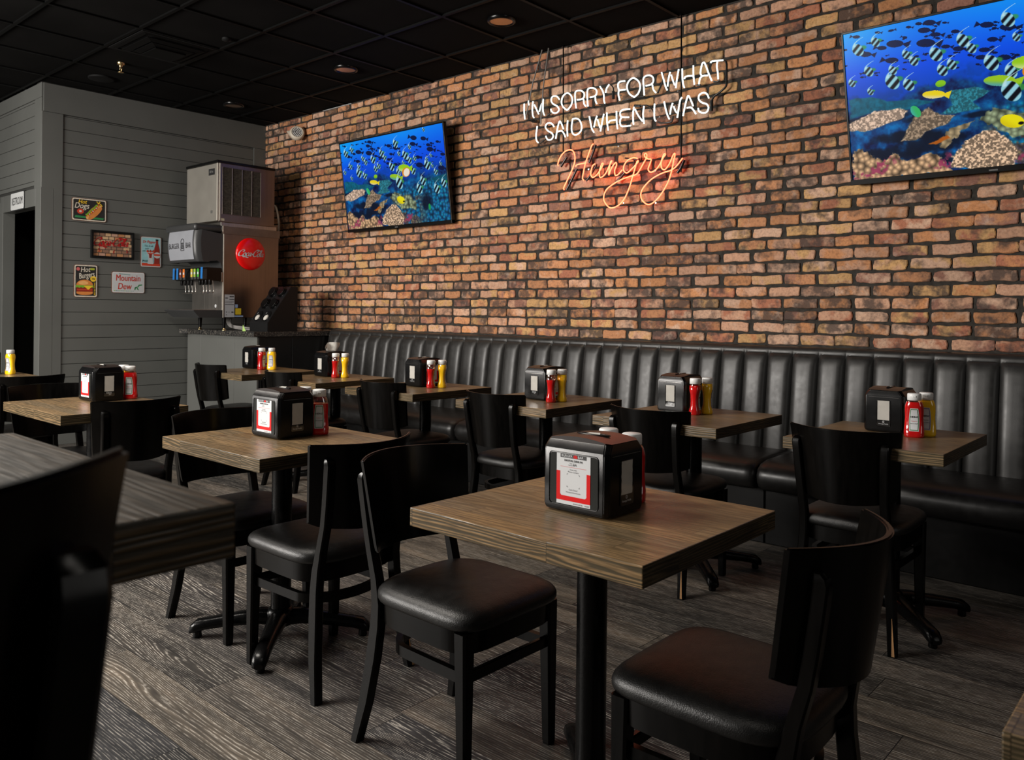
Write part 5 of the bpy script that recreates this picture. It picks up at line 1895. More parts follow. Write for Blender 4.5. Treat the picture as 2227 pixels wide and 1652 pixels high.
# blacked-out connecting tubes, end caps and the rods that carry the letters
DARK = [('A', [(1035, 530), (1100, 518), (1200, 498)], 0.004), ('A', [(575, 635), (640, 590), (700, 545)], 0.005), ('A', [(455, 1165), (520, 1110), (590, 1070)], 0.005),
        ('A', [(195, 712), (260, 725), (300, 735), (385, 740)], 0.006), ('A', [(300, 730), (385, 738)], 0.012), ('A', [(1835, 35), (1870, 90), (1875, 180), (1872, 300)], 0.005), ('A', [(1872, 150), (1872, 300)], 0.011),
        ('B', [(80, 965), (220, 930), (380, 890), (520, 878)], 0.005), ('B', [(770, 815), (820, 700), (870, 560), (880, 430)], 0.006), ('B', [(2085, 190), (2110, 240), (2110, 380), (2110, 560), (2095, 680), (1980, 790), (1880, 860), (1820, 950)], 0.007),
        ('B', [(1820, 950), (1818, 1160)], 0.011), ('B', [(320, 1060), (440, 1060), (560, 1050), (660, 1120), (720, 1240)], 0.005), ('B', [(325, 1060), (440, 1062)], 0.011), ('B', [(775, 1372), (860, 1392), (1020, 1375), (1060, 1330), (1070, 1250)], 0.006),
        ('B', [(760, 1035), (850, 1020), (940, 1005), (1090, 1000), (1150, 1060)], 0.004), ('B', [(1530, 658), (1610, 660)], 0.007), ('B', [(1855, 585), (1920, 590), (1980, 560)], 0.006), ('A', [(1375, 462), (1420, 462)], 0.006),
        ('A', [(1590, 410), (1660, 410), (1742, 400)], 0.005), ('A', [(1440, 660), (1380, 700), (1290, 700)], 0.005), ('A', [(440, 848), (520, 845), (600, 810)], 0.006),
        ('C', [(118, 530), (170, 450), (215, 375)], 0.010), ('C', [(212, 905), (280, 770), (380, 560)], 0.009), ('C', [(680, 175), (640, 300), (575, 470)], 0.009), ('C', [(530, 760), (610, 650), (700, 490)], 0.007),
        ('C', [(1010, 778), (1080, 710), (1150, 630)], 0.010), ('C', [(1155, 390), (1240, 400), (1300, 420), (1290, 520), (1230, 600), (1150, 610)], 0.005), ('C', [(2000, 630), (2060, 540), (2110, 420)], 0.011), ('C', [(1300, 418), (1390, 410)], 0.007)]
for z, p, r in DARK:
    mb = MB()
    q = [zpt(z, a) + Vector((0, 0.022, 0)) for a in p]
    mb.tube(smooth2(q, 4), r, SLEEVE, 8)
    mb.obj('dark_connector', sign)
for a, b in (((1222, 98), (1229, 335)), ((1479, 30), (1488, 372))):
    mb = MB()
    p0, p1 = on_wall(*a, YN) - SO, on_wall(*b, YN) - SO
    p0.z = ZC - SO.z
    p1.x = p0.x + 0.01
    mb.tube([p0 + Vector((0, 0.018, 0)), p1 + Vector((0, 0.018, 0))], 0.0052, IRON, 8)
    mb.lathe([(0.014, -0.012), (0.014, 0.0)], IRON, 12, p0 + Vector((0, 0.018, 0)))
    mb.obj('hanging_rod', sign)
for a, b in (((1181, 107), (1142, 250)), ((1195, 105), (1173, 270))):
    mb = MB()
    p0, p1 = on_wall(*a, YN) - SO, on_wall(*b, YN) - SO
    p0.z = ZC - SO.z
    mb.tube([p0 + Vector((0, -0.01, 0)), p0.lerp(p1, 0.5) + Vector((0, -0.012, 0)), p1 + Vector((0, 0.015, 0))], 0.0052, mat('grey_cable', (0.16, 0.15, 0.14), 0.35, vary=0.1), 8)
    mb.obj('power_cable', sign)
mb = MB()
for u, v in ((1150, 247), (1236, 205), (1350, 207), (1474, 198), (1412, 241), (1434, 254), (1345, 318), (1356, 441), (1426, 441), (1280, 368), (1425, 371), (1180, 282), (1262, 292)):
    p = on_wall(u, v, YN) - SO
    mb.tube([p + Vector((0, 0.008, 0)), p + Vector((0, 0.055, 0))], 0.0035, FILM, 8)
    mb.tube([p + Vector((0, 0.0, 0)), p + Vector((0, 0.006, 0))], 0.006, CHROME, 8)
mb.obj('tube_support', sign)

# ------------------------------------------------------------------ emergency lamp on the brick
el = thing('emergency_lamp', 'cream round emergency lamp head high on the brick near the grey wall', 'lamp', (-7.245, YW - 0.012, 3.085))
mb = MB()
mb.lathe([(0.052, 0.0), (0.052, 0.012), (0.040, 0.020)], CREAM, 24, T=XF((-0.02, 0, 0.01), (1, 0, 0), (0, 0, 1)))
mb.tube([(-0.03, -0.01, 0.01), (-0.02, -0.04, 0.0), (0.005, -0.06, -0.015)], 0.020, CREAM, 12)
mb.obj('wall_base', el)
mb = MB()
dirn = Vector((0.80, -0.50, 0.28)).normalized()
ex = Vector((0, 0, 1)).cross(dirn).normalized()
TT = XF((0.0, -0.075, -0.020), ex, dirn.cross(ex))
mb.lathe([(0.020, -0.045), (0.050, -0.032), (0.070, -0.006), (0.075, 0.020), (0.070, 0.042), (0.056, 0.052), (0.052, 0.046)], CREAM, 28, T=TT, caps=False)
mb.tube([(-0.235, -0.030, 0.045), (-0.175, -0.045, 0.025), (-0.100, -0.062, 0.005), (-0.03, -0.072, -0.015)], [0.014, 0.022, 0.044, 0.066], CREAM, 16)
mb.obj('lamp_head', el)
mb = MB()
mb.lathe([(0.0001, 0.046), (0.052, 0.046)], CHROME, 28, T=TT)
for rr, nn in ((0.012, 5), (0.028, 11), (0.043, 17)):
    for k in range(nn):
        a = 2 * PI * k / nn
        mb.lathe([(0.0055, 0.046), (0.0055, 0.049), (0.003, 0.050)], WHITEP, 8, T=TT @ Matrix.Translation((rr * math.cos(a), rr * math.sin(a), 0)))
mb.obj('lens', el)

# ------------------------------------------------------------------ soda counter in the corner
cc = thing('counter_cabinet', 'grey panelled corner cabinet with a black side under the granite top', 'counter', (-7.3, 4.4, 0))
mb = MB()
mb.box(-7.955 + 7.3, -6.645 + 7.3, 3.995 - 4.4, YW - 4.415, 0.0, 1.0, GROOVE)
mb.obj('carcass', cc)
for a, b in ((-7.955, -7.680), (-7.676, -7.354), (-7.350, -7.045), (-7.041, -6.708)):
    mb = MB()
    mb.box(a + 7.3, b + 7.3, 3.985 - 4.4, 3.997 - 4.4, 0.0, 0.998, GREY, 0.002, 1)
    mb.obj('front_panel', cc)
mb = MB()
mb.box(-6.704 + 7.3, -6.636 + 7.3, 3.980 - 4.4, 3.998 - 4.4, 0.0, 0.998, GREY, 0.002, 1)
mb.obj('corner_trim', cc)
mb = MB()
mb.box(-6.648 + 7.3, -6.634 + 7.3, 4.0 - 4.4, 4.35 - 4.4, 0.0, 0.998, mat('black_gloss_panel', (0.006, 0.006, 0.006), 0.3, rvary=0.1), 0.002, 1)
mb.box(-6.648 + 7.3, -6.632 + 7.3, 4.352 - 4.4, YW - 4.415, 0.0, 0.998, MATS['black_gloss_panel'], 0.002, 1)
mb.obj('side_panel', cc)
mb = MB()
mb.poly([(-7.962, 3.90), (-7.86, 3.935), (-6.612, 3.935), (-6.612, YW - 0.014), (-7.962, YW - 0.014)], GRANITE, Matrix.Translation((0, 0, 1.0)), 0.044)
o = mb.obj('granite_worktop')
tag(o, 'speckled black granite worktop on the corner cabinet', 'worktop')
CT = 1.044

# drinks dispenser
MX0, MX1 = -7.800, -7.200
sd = thing('drinks_dispenser', 'steel fountain drinks dispenser with black hood on the granite worktop', 'drinks machine', (-7.5, 4.2, CT))
SDO = Vector((-7.5, 4.2, CT))


class PB(MB):
    def obj(self, name, parent=None, loc=None, label=None):
        if parent is not None and parent in OFF:
            o_ = OFF[parent]
            self.v = [tuple(Vector(p) - o_) for p in self.v]
        return MB.obj(self, name, parent, loc, label)


OFF = {sd: SDO}


def sub(mb, name, parent, off, label=None):
    mb.v = [tuple(Vector(p) - off) for p in mb.v]
    return MB.obj(mb, name, parent, None, label)


mb = MB()
mb.box(MX0, MX1, 3.957, 4.550, 1.166, 2.030, STEELD, 0.004)
body = sub(mb, 'cabinet', sd, SDO)
mb = MB()
mb.box(MX1 - 0.004, MX1 + 0.003, 3.951, 3.961, 1.166, 2.0, STRIP, 0.001, 1)
sub(mb, 'edge_strip', sd, SDO, 'bright steel edge strip')
mb = MB()
mb.box(MX0 - 0.002, MX1 + 0.006, 3.945, 4.560, 1.965, 2.040, mat('dark_steel_collar', (0.20, 0.16, 0.13), 0.4, metal=0.8, vary=0.15), 0.003)
mb.box(MX0 + 0.02, MX1 - 0.01, 3.93, 4.53, 2.038, 2.078, STEEL, 0.003)
sub(mb, 'collar', sd, SDO)
# hood: side profile (y, z) extruded across the width
HP = [(3.957, 1.962), (3.957, 1.600), (3.943, 1.605), (3.938, 1.650), (3.925, 1.690), (3.895, 1.708), (3.800, 1.702), (3.745, 1.690), (3.700, 1.690), (3.684, 1.715), (3.672, 1.78), (3.667, 1.86), (3.670, 1.93), (3.680, 1.990)]
mb = MB()
RH = 0.060
secs = []
for side in (0, 1):
    for k in range(8):
        a_ = (k / 7) if side == 0 else (1 - k / 7)
        off_ = RH * (1 - math.sin(math.acos(1 - a_)))
        x_ = (MX0 + 0.008 + RH * a_) if side == 0 else (MX1 - 0.002 - RH * a_)
        secs.append([(x_, y + off_ * max(0.0, min(1.0, (3.83 - y) / 0.08)), z) for y, z in HP])
mb.loft(secs, GREYP, cap0=False, cap1=False)
mb.poly([(p[1], p[2]) for p in secs[-1]], GREYP, XF((MX1 - 0.002, 0, 0), (0, 1, 0), (0, 0, 1)))
mb.poly([(-p[1], p[2]) for p in secs[0]], GREYP, XF((MX0 + 0.008, 0, 0), (0, -1, 0), (0, 0, 1)))
o = sub(mb, 'hood', sd, SDO)
bh = bmesh.new()
bh.from_mesh(o.data)
bmesh.ops.recalc_face_normals(bh, faces=list(bh.faces))
bh.to_mesh(o.data)
bh.free()
smooth_shade(o, 35)
hood = o
mb = MB()
mb.box(MX0 + 0.004, MX1 + 0.002, 3.664, 3.950, 1.980, 2.050, GREYP, 0.028, 5)
o = sub(mb, 'hood_lid', sd, SDO)
smooth_shade(o, 35)
mb = MB()
mb.box(MX1 - 0.02, MX1 + 0.003, 3.935, 3.953, 1.985, 2.046, CHROME, 0.002)
sub(mb, 'lid_latch', sd, SDO)
# front sign panel follows the bulge of the hood
mb = MB()
PANEL = mat('white_sign_panel', (0.25, 0.26, 0.285), 0.3, emit=(0.9, 0.93, 1.0), estr=0.02, vary=0.05)
zz = [1.712, 1.75, 1.80, 1.86, 1.92, 1.965, 1.984]
yy = [interp([(1.69, 3.690), (1.715, 3.684), (1.78, 3.672), (1.86, 3.667), (1.93, 3.670), (1.99, 3.680)], z) - 0.002 for z in zz]
X0, X1 = -7.722, -7.243
pts = []
for y, z in zip(yy, zz):
    pts += [(X0, y, z), (X1, y, z)]
mb.add(pts, [[2 * i, 2 * i + 1, 2 * i + 3, 2 * i + 2] for i in range(len(zz) - 1)], PANEL, True)
pan = sub(mb, 'sign_panel', sd, SDO, 'white lit panel with the burger bar lettering')
mb = MB()
T = XF((-7.48, 3.6635, 1.842), (1, 0, 0), (0, 0, 1))
mb.text('BURGER', 0.072, PRINTK, T @ Matrix.Translation((-0.128, 0, 0)), sx=0.78)
mb.text('BAR', 0.072, PRINTK, T @ Matrix.Translation((0.155, 0, 0)), sx=0.78)
for y0, y1 in ((-0.044, -0.026), (-0.020, -0.012), (-0.006, 0.002), (0.008, 0.016), (0.022, 0.028)):
    mb.tube([T @ Vector((p[0], p[1], 0)) for p in rrect(0.012, 0.072, y0, y1, 0.0035, 3)], 0.0022, PRINTK, 4, closed=True)
mb.tube([T @ Vector((p[0], p[1], 0)) for p in ell(0.042, 0.032, 0.030, 0.034, 14, 0, PI)], 0.0025, PRINTK, 4)
sub(mb, 'lettering', pan, SDO)
# valve block with flavour labels and dispensing levers
mb = MB()
b = bmesh.new()
VP = [(3.70, 1.535), (3.715, 1.515), (3.955, 1.515), (3.955, 1.640), (3.790, 1.640), (3.745, 1.630), (3.715, 1.600)]
v0 = [b.verts.new((-7.672, y, z)) for y, z in VP]
v1 = [b.verts.new((MX1 - 0.004, y, z)) for y, z in VP]
b.faces.new(v0)
b.faces.new(v1[::-1])
for i in range(len(VP)):
    b.faces.new([v0[i], v0[(i + 1) % len(VP)], v1[(i + 1) % len(VP)], v1[i]])
bmesh.ops.recalc_face_normals(b, faces=list(b.faces))
bmesh.ops.bevel(b, geom=list(b.edges), offset=0.006, segments=2, affect='EDGES')
mb.bm(b, BLACKP)
mb.box(-7.25, MX1 + 0.002, 3.935, 3.962, 1.505, 1.600, STEELD, 0.002)
vb = sub(mb, 'valve_block', sd, SDO)
TAPE = flat('blue_tape', (0.012, 0.14, 0.42))
LAB = [(381, TAPE, 1), (388.6, TAPE, 1), (395.5, flat('brown_label', (0.16, 0.03, 0.02)), 0), (402.8, flat('orange_label', (0.62, 0.16, 0.02)), 0),
       (420.0, flat('yellow_label', (0.55, 0.42, 0.06)), 0), (426.5, flat('lime_label', (0.26, 0.40, 0.04)), 0), (433.8, flat('green_label', (0.05, 0.30, 0.03)), 0), (441.5, TAPE, 1)]
for u, m_, tape in LAB:
    x = on_wall(u, 595, 3.705).x
    mb = MB()
    zt, zb = (1.634, 1.528) if tape else (1.622, 1.545)
    T = XF((x, 3.692, 0), (1, 0, 0), (0, 0, 1))
    mb.box(x - 0.019, x + 0.019, 3.690, 3.735, 1.522, 1.62, GREYP, 0.004)
    mb.poly([(-0.018, zb), (0.018, zb), (0.018 + 0.006 * tape, zt), (-0.018 + 0.004 * tape, zt)], m_, T @ Matrix.Translation((0, 0, 0.003)))
    if not tape:
        mb.poly(rrect(-0.012, 0.012, 1.570, 1.592, 0.006), PRINTW, T @ Matrix.Translation((0, 0, 0.0036)))
    sub(mb, 'flavour_label', vb, SDO)
    mb = MB()
    mb.lathe([(0.013, 0.0), (0.016, 0.012), (0.018, 0.045)], BLACKP, 14, (x, 3.775, 1.473))
    sub(mb, 'nozzle', vb, SDO)
    mb = MB()
    mb.tube(smooth2([Vector((x, 3.80, 1.515)), Vector((x, 3.805, 1.46)), Vector((x, 3.81, 1.415)), Vector((x, 3.80, 1.400)), Vector((x, 3.775, 1.395))], 4), 0.0032, CHROME, 8)
    sub(mb, 'lever', vb, SDO)
mb = MB()
mb.box(MX0 + 0.008, MX1 - 0.004, 3.945, 3.960, 1.235, 1.520, STEEL, 0.002)
sp = sub(mb, 'splash_plate', sd, SDO)
mb = MB()
p = on_wall(471, 665, 3.943)
mb.lathe([(0.017, 0.0), (0.017, 0.001)], PRINTW, 20, T=XF((p.x - 0.02, 3.944, p.z), (1, 0, 0), (0, 0, 1)))
sub(mb, 'round_sticker', sp, SDO)
mb = MB()
TP = [(3.957, 1.166), (3.957, 1.238), (3.665, 1.238), (3.660, 1.230), (3.720, 1.166)]
b = bmesh.new()
v0 = [b.verts.new((MX0 + 0.01 + (0.06 if z < 1.2 else 0), y, z)) for y, z in TP]
v1 = [b.verts.new((MX1 + 0.001, y, z)) for y, z in TP]
b.faces.new(v0)
b.faces.new(v1[::-1])
for i in range(len(TP)):
    b.faces.new([v0[i], v0[(i + 1) % len(TP)], v1[(i + 1) % len(TP)], v1[i]])
bmesh.ops.recalc_face_normals(b, faces=list(b.faces))
mb.bm(b, GREYP)
for k in range(14):
    x = MX0 + 0.05 + k * 0.038
    mb.box(x, x + 0.012, 3.69, 3.94, 1.238, 1.2405, STEEL)
sub(mb, 'drip_tray', sd, SDO)
for x, y in ((MX0 + 0.10, 3.985), (MX1 - 0.015, 3.975), (MX0 + 0.06, 4.50), (MX1 - 0.05, 4.50)):
    mb = MB()
    mb.lathe([(0.014, 0.022), (0.021, 0.122)], BLACKP, 16, (x, y, CT))
    mb.lathe([(0.020, 0.0), (0.020, 0.006), (0.012, 0.012), (0.011, 0.024)], BRASS, 16, (x, y, CT))
    sub(mb, 'leg', sd, SDO)
mb = MB()
T = XF((MX1 + 0.0012, 0, 0), (0, 1, 0), (0, 0, 1))
mb.poly([(3.970, 1.172), (4.072, 1.172), (4.072, 1.388), (3.970, 1.388)], mat('grey_data_sheet', (0.42, 0.43, 0.45), 0.45, vary=0.05), T)
T2 = T @ Matrix.Translation((0, 0, 0.0008))
for y0, z0, w_, h_ in ((4.020, 1.364, 0.046, 0.009), (3.976, 1.350, 0.026, 0.008), (4.018, 1.338, 0.050, 0.006), (3.976, 1.322, 0.09, 0.002), (3.976, 1.314, 0.088, 0.002), (3.976, 1.306, 0.07, 0.002), (3.976, 1.288, 0.09, 0.006),
                       (3.985, 1.215, 0.008, 0.010), (4.010, 1.218, 0.012, 0.004), (4.040, 1.214, 0.022, 0.010), (3.985, 1.190, 0.007, 0.007)):
    mb.poly([(y0, z0), (y0 + w_, z0), (y0 + w_, z0 + h_), (y0, z0 + h_)], PRINTK, T2)
mb.poly([(4.082, 1.196), (4.143, 1.196), (4.143, 1.257), (4.082, 1.257)], flat('yellow_sticker', (0.62, 0.44, 0.02)), T)
mb.poly([(4.080, 1.263), (4.108, 1.263), (4.108, 1.295), (4.080, 1.295)], flat('blue_white_sticker', (0.25, 0.33, 0.50)), T)
mb.poly([(4.075, 1.174), (4.165, 1.174), (4.165, 1.188), (4.075, 1.188)], MATS['blue_white_sticker'], T)
sub(mb, 'data_labels', sd, SDO, 'grey data sheet with a yellow sticker beside it')

# hand written script lettering: pen strokes in em units
SC = {
    'C': [[(0.86, 0.74), (0.84, 0.90), (0.66, 0.98), (0.40, 0.86), (0.18, 0.56), (0.10, 0.26), (0.20, 0.04), (0.44, 0.00), (0.70, 0.14), (0.86, 0.30)], [(0.86, 0.74), (0.76, 0.66), (0.70, 0.74)]],
    'o': [[(0.34, 0.52), (0.16, 0.42), (0.06, 0.20), (0.14, 0.02), (0.30, 0.02), (0.42, 0.22), (0.40, 0.44), (0.34, 0.52), (0.36, 0.40), (0.52, 0.40)]],
    'c': [[(0.42, 0.44), (0.34, 0.52), (0.16, 0.42), (0.06, 0.18), (0.16, 0.02), (0.32, 0.06), (0.50, 0.24)]],
    'a': [[(0.42, 0.46), (0.28, 0.52), (0.10, 0.36), (0.06, 0.12), (0.16, 0.02), (0.30, 0.14), (0.44, 0.48)], [(0.46, 0.52), (0.38, 0.20), (0.42, 0.02), (0.58, 0.16)]],
    'l': [[(0.02, 0.20), (0.22, 0.56), (0.30, 0.92), (0.22, 1.00), (0.14, 0.80), (0.10, 0.30), (0.16, 0.03), (0.32, 0.16)]],
}
WD = {'C': 0.74, 'o': 0.46, 'c': 0.42, 'a': 0.52, 'l': 0.28}


def script(mb, text, size, m, T, wid, shear=0.22, fl=None):
    x = 0.0
    tot = sum(WD.get(c, 0.22) for c in text)
    x = -tot / 2
    for ch in text:
        if ch in SC:
            for st in SC[ch]:
                mb.ribbon([((x + px + shear * (py - 0.4)) * size, (py - 0.40) * size) for px, py in st], wid * size, m, T, nib=0.35, minw=0.34)
            x += WD[ch]
        else:
            mb.ribbon([((x + 0.02) * size, -0.10 * size), ((x + 0.12) * size, -0.08 * size), ((x + 0.20) * size, -0.05 * size)], wid * size, m, T, nib=1.4)
            x += 0.20
    for st in (fl or []):
        mb.ribbon([((px - tot / 2) * size, (py - 0.4) * size) for px, py in st], wid * size * 0.9, m, T, nib=0.9, minw=0.4)


FLOUR = [[(0.62, 0.06), (0.80, -0.10), (1.10, -0.10), (1.45, -0.22), (1.62, -0.20)], [(3.02, 0.94), (3.20, 1.06), (3.50, 0.98), (3.78, 0.88), (4.02, 0.98), (4.10, 1.06)]]
bt = thing('button_sign', 'round glossy red soda button sign on the side of the drinks dispenser', 'sign', (MX1 + 0.001, 4.236, 1.790))
mb = MB()
T = XF((0, 0, 0), (0, 1, 0), (0, 0, 1))
RG = mat('glossy_red', (0.78, 0.006, 0.006), 0.2, coat=0.4, vary=0.04)
R_ = 0.157
prof = [(R_, 0.0), (R_ + 0.001, 0.006)] + [(R_ * math.cos(a), 0.006 + 0.034 * math.sin(a)) for a in [PI / 2 * k / 12 for k in range(1, 12)]] + [(0.0005, 0.040)]
mb.lathe(prof, RG, 56, T=T)
dsk = mb.obj('disc', bt)
mb = MB()
tm = MB()
script(tm, 'Coca-Cola', 0.0625, PRINTW, Matrix.Translation((-0.007, 0, 0)), 0.20, fl=FLOUR)
vs = []
for p in tm.v:
    rr = min(0.999, math.hypot(p[0], p[1]) / R_)
    vs.append(T @ Vector((p[0], p[1], 0.006 + 0.034 * math.sqrt(1 - rr * rr) + 0.0016 + p[2])))
mb.add(vs, tm.f, PRINTW)
mb.obj('lettering', dsk)

# ice machine on top
im = thing('ice_machine', 'boxy steel ice maker with a grille side, standing on the drinks dispenser', 'ice machine', (-7.5, 4.2, 2.078))
IMO = Vector((-7.5, 4.2, 2.078))
mb = MB()
mb.box(-7.812, MX1, 3.900, 4.498, 2.078, 2.640, STEELD, 0.004)
sub(mb, 'cabinet', im, IMO)
mb = MB()
mb.box(-7.812, MX1 - 0.006, 3.890, 3.902, 2.088, 2.636, STEELF, 0.004)
fp = sub(mb, 'front_panel', im, IMO)
mb = MB()
mb.box(-7.370, -7.262, 3.885, 3.891, 2.530, 2.590, PRINTK, 0.001)
mb.ribbon([(-7.35, 2.55), (-7.34, 2.575), (-7.325, 2.55), (-7.31, 2.572), (-7.29, 2.552), (-7.275, 2.568)], 0.006, mat('worn_print', (0.2, 0.2, 0.19), 0.5), XF((0, 3.8845, 0), (1, 0, 0), (0, 0, 1)))
mb.box(-7.330, -7.300, 3.886, 3.891, 2.165, 2.192, mat('dark_tag', (0.10, 0.10, 0.09), 0.4), 0.001)
sub(mb, 'maker_badge', fp, IMO)
mb = MB()
mb.box(-7.820, MX1 + 0.006, 3.880, 4.504, 2.638, 2.664, BLACKP, 0.005)
sub(mb, 'top_cover', im, IMO, 'black plastic top cover')
for x0, x1, y0, y1 in ((MX1 - 0.018, MX1 - 0.004, 3.886, 3.896), (MX1 - 0.002, MX1 + 0.004, 3.905, 3.917)):
    mb = MB()
    mb.box(x0, x1, y0, y1, 2.090, 2.636, STRIP, 0.001, 1)
    sub(mb, 'corner_strip', im, IMO)
mb = MB()
FILT = mat('dusty_air_filter', (0.050, 0.043, 0.032), 0.8, vary=0.5, vscale=45, stretch=(1, 1, 2), bump=(300, 0.8))
mb.box(MX1 - 0.004, MX1 + 0.002, 3.935, 4.345, 2.155, 2.600, FILT)
for y in (3.935, 4.035, 4.140, 4.243, 4.341):
    mb.box(MX1, MX1 + 0.006, y - 0.003, y + 0.003, 2.152, 2.603, STEELD, 0.001, 1)
for z in (2.152, 2.600):
    mb.box(MX1, MX1 + 0.006, 3.932, 4.345, z, z + 0.005, STEELD, 0.001, 1)
for k in range(26):
    z = 2.165 + k * 0.0168
    mb.box(MX1 + 0.001, MX1 + 0.0035, 3.938, 4.340, z, z + 0.0022, FILT)
sub(mb, 'grille', im, IMO)
mb = MB()
mb.box(MX1 + 0.0005, MX1 + 0.0015, 3.920, 3.958, 2.090, 2.112, mat('cream_sticker', (0.55, 0.50, 0.36), 0.5, vary=0.1))
sub(mb, 'sticker', im, IMO)

# water pipe behind the machine
mb = MB()
pp = [on_wall(u, v, 4.80) for u, v in ((597, 447), (602, 455), (606, 480), (606, 500), (603, 530), (601, 560), (599, 610), (598, 660))]
mb.tube(smooth2(pp, 5), 0.011, mat('white_hose', (0.62, 0.60, 0.57), 0.45, vary=0.1), 10)
mb.tube([pp[0], pp[0] + Vector((-0.25, -0.1, 0.02))], 0.011, MATS['white_hose'], 10)
mb.lathe([(0.017, -0.02), (0.017, 0.02)], MATS['white_hose'], 12, on_wall(606, 508, 4.80))
o = mb.obj('water_hose')
tag(o, 'white water hose running down the brick beside the ice machine', 'hose')
for k in range(4):
    mb = MB()
    x0 = -7.33 + 0.02 * k
    mb.tube(smooth2([Vector((-7.42 + 0.03 * k, 4.12, 1.170)), Vector((-7.38 + 0.03 * k, 4.10 - 0.006 * k, 1.115)), Vector((-7.27 + 0.02 * k, 4.08, 1.075 + 0.004 * k)), Vector((-7.10 + 0.02 * k, 4.10, 1.057 + 0.006 * k)), Vector((-6.96, 4.16 + 0.03 * k, 1.056))], 6), 0.0075,
            mat('grey_syrup_hose', (0.22, 0.21, 0.20), 0.4, vary=0.1), 8)
    o = mb.obj('syrup_hose')
    tag(o, 'thin grey hose curving out under the drinks dispenser', 'hose', 'hoses under the drinks dispenser')

# cup and lid holder
ch_ = thing('cup_holder', 'black slanted cup and lid holder on the granite worktop', 'cup holder', (-6.775, 4.24, CT))
CHO = Vector((-6.775, 4.24, CT))
CX0, CX1 = -6.935, -6.625
CP = [(4.080, CT), (4.400, CT), (4.400, 1.465), (4.325, 1.465), (4.080, 1.125)]
b = bmesh.new()
v0 = [b.verts.new((CX0, y, z)) for y, z in CP]
v1 = [b.verts.new((CX1, y, z)) for y, z in CP]
b.faces.new(v0)
b.faces.new(v1[::-1])
for i in range(5):
    b.faces.new([v0[i], v0[(i + 1) % 5], v1[(i + 1) % 5], v1[i]])
bmesh.ops.recalc_face_normals(b, faces=list(b.faces))
bmesh.ops.bevel(b, geom=list(b.edges), offset=0.003, segments=2, affect='EDGES')
mb = MB()
mb.bm(b, mat('charcoal_board', (0.007, 0.007, 0.0075), 0.4, spec=0.3, rvary=0.08))
sub(mb, 'cabinet', ch_, CHO)
sl = Vector((0, 4.325 - 4.080, 1.465 - 1.125))
sll = sl.length
ey = sl.normalized()
for r in range(3):
    for c in range(2):
        T = XF(Vector((CX0 + 0.085 + 0.145 * c, 4.080, 1.125)) + ey * (0.075 + 0.137 * r), (1, 0, 0), ey)
        mb = MB()
        mb.lathe([(0.0001, 0.0008), (0.052, 0.0008)], BLACK, 28, T=T)
        mb.lathe([(0.050, 0.0), (0.056, 0.001), (0.057, 0.004), (0.053, 0.006), (0.050, 0.002)], BLACKP, 28, T=T, caps=False)
        sub(mb, 'opening', ch_, CHO)
        mb = MB()
        if r == 0:
            for k in range(2):
                mb.lathe([(0.020, 0.001 + 0.004 * k), (0.031 - 0.004 * k, 0.002 + 0.004 * k), (0.029 - 0.004 * k, 0.005 + 0.004 * k), (0.014, 0.004 + 0.004 * k)], NAPKIN, 20, T=T @ Matrix.Translation((-0.002, -0.016, 0)))
            o = MB.obj(mb, 'drink_lids')  # nested white lids, not cups
            tag(o, ('white lids in the lower left opening of the slanted cup holder' if c == 0 else 'white lids in the lower right opening of the slanted cup holder'), 'lids')
        else:
            for k in range(2):
                mb.lathe([(0.040, 0.004 + 0.014 * k), (0.049, 0.006 + 0.014 * k), (0.050, 0.012 + 0.014 * k), (0.046, 0.016 + 0.014 * k)], BLACKP, 24, T=T @ Matrix.Rotation(0.10 * k, 4, 'X') @ Matrix.Translation((0, 0.002 * k, 0)))
            mb.lathe([(0.0001, 0.022), (0.040, 0.024), (0.046, 0.030)], BLACKP, 24, T=T @ Matrix.Rotation(0.16, 4, 'X') @ Matrix.Translation((0, 0.004, 0)))
            o = MB.obj(mb, 'drink_lids')  # black lids stacked in the opening, not cups
            tag(o, 'stack of black lids in the %s %s opening of the slanted cup holder' % (('', 'middle', 'upper')[r], ('left', 'right')[c]), 'lids')
mb = MB()
mb.add([(-6.975, 4.03, CT), (-6.940, 4.045, CT), (-6.972, 4.033, CT + 0.060), (-6.955, 4.055, CT)], [[0, 1, 2], [1, 3, 2], [3, 0, 2]], flat('lime_card', (0.30, 0.48, 0.10)))
o = mb.obj('folded_card')
tag(o, 'small lime green folded card on the worktop beside the cup holder', 'card')

# ------------------------------------------------------------------ tin signs on the grey wall
RUST = mat('rusty_edge', (0.16, 0.060, 0.030), 0.7, vary=0.4, vscale=120)
CREAMP = mat('cream_print', (0.66, 0.60, 0.50), 0.5, vary=0.15, vscale=60)
CHARP = mat('charcoal_print', (0.020, 0.019, 0.018), 0.5, vary=0.3, vscale=50)


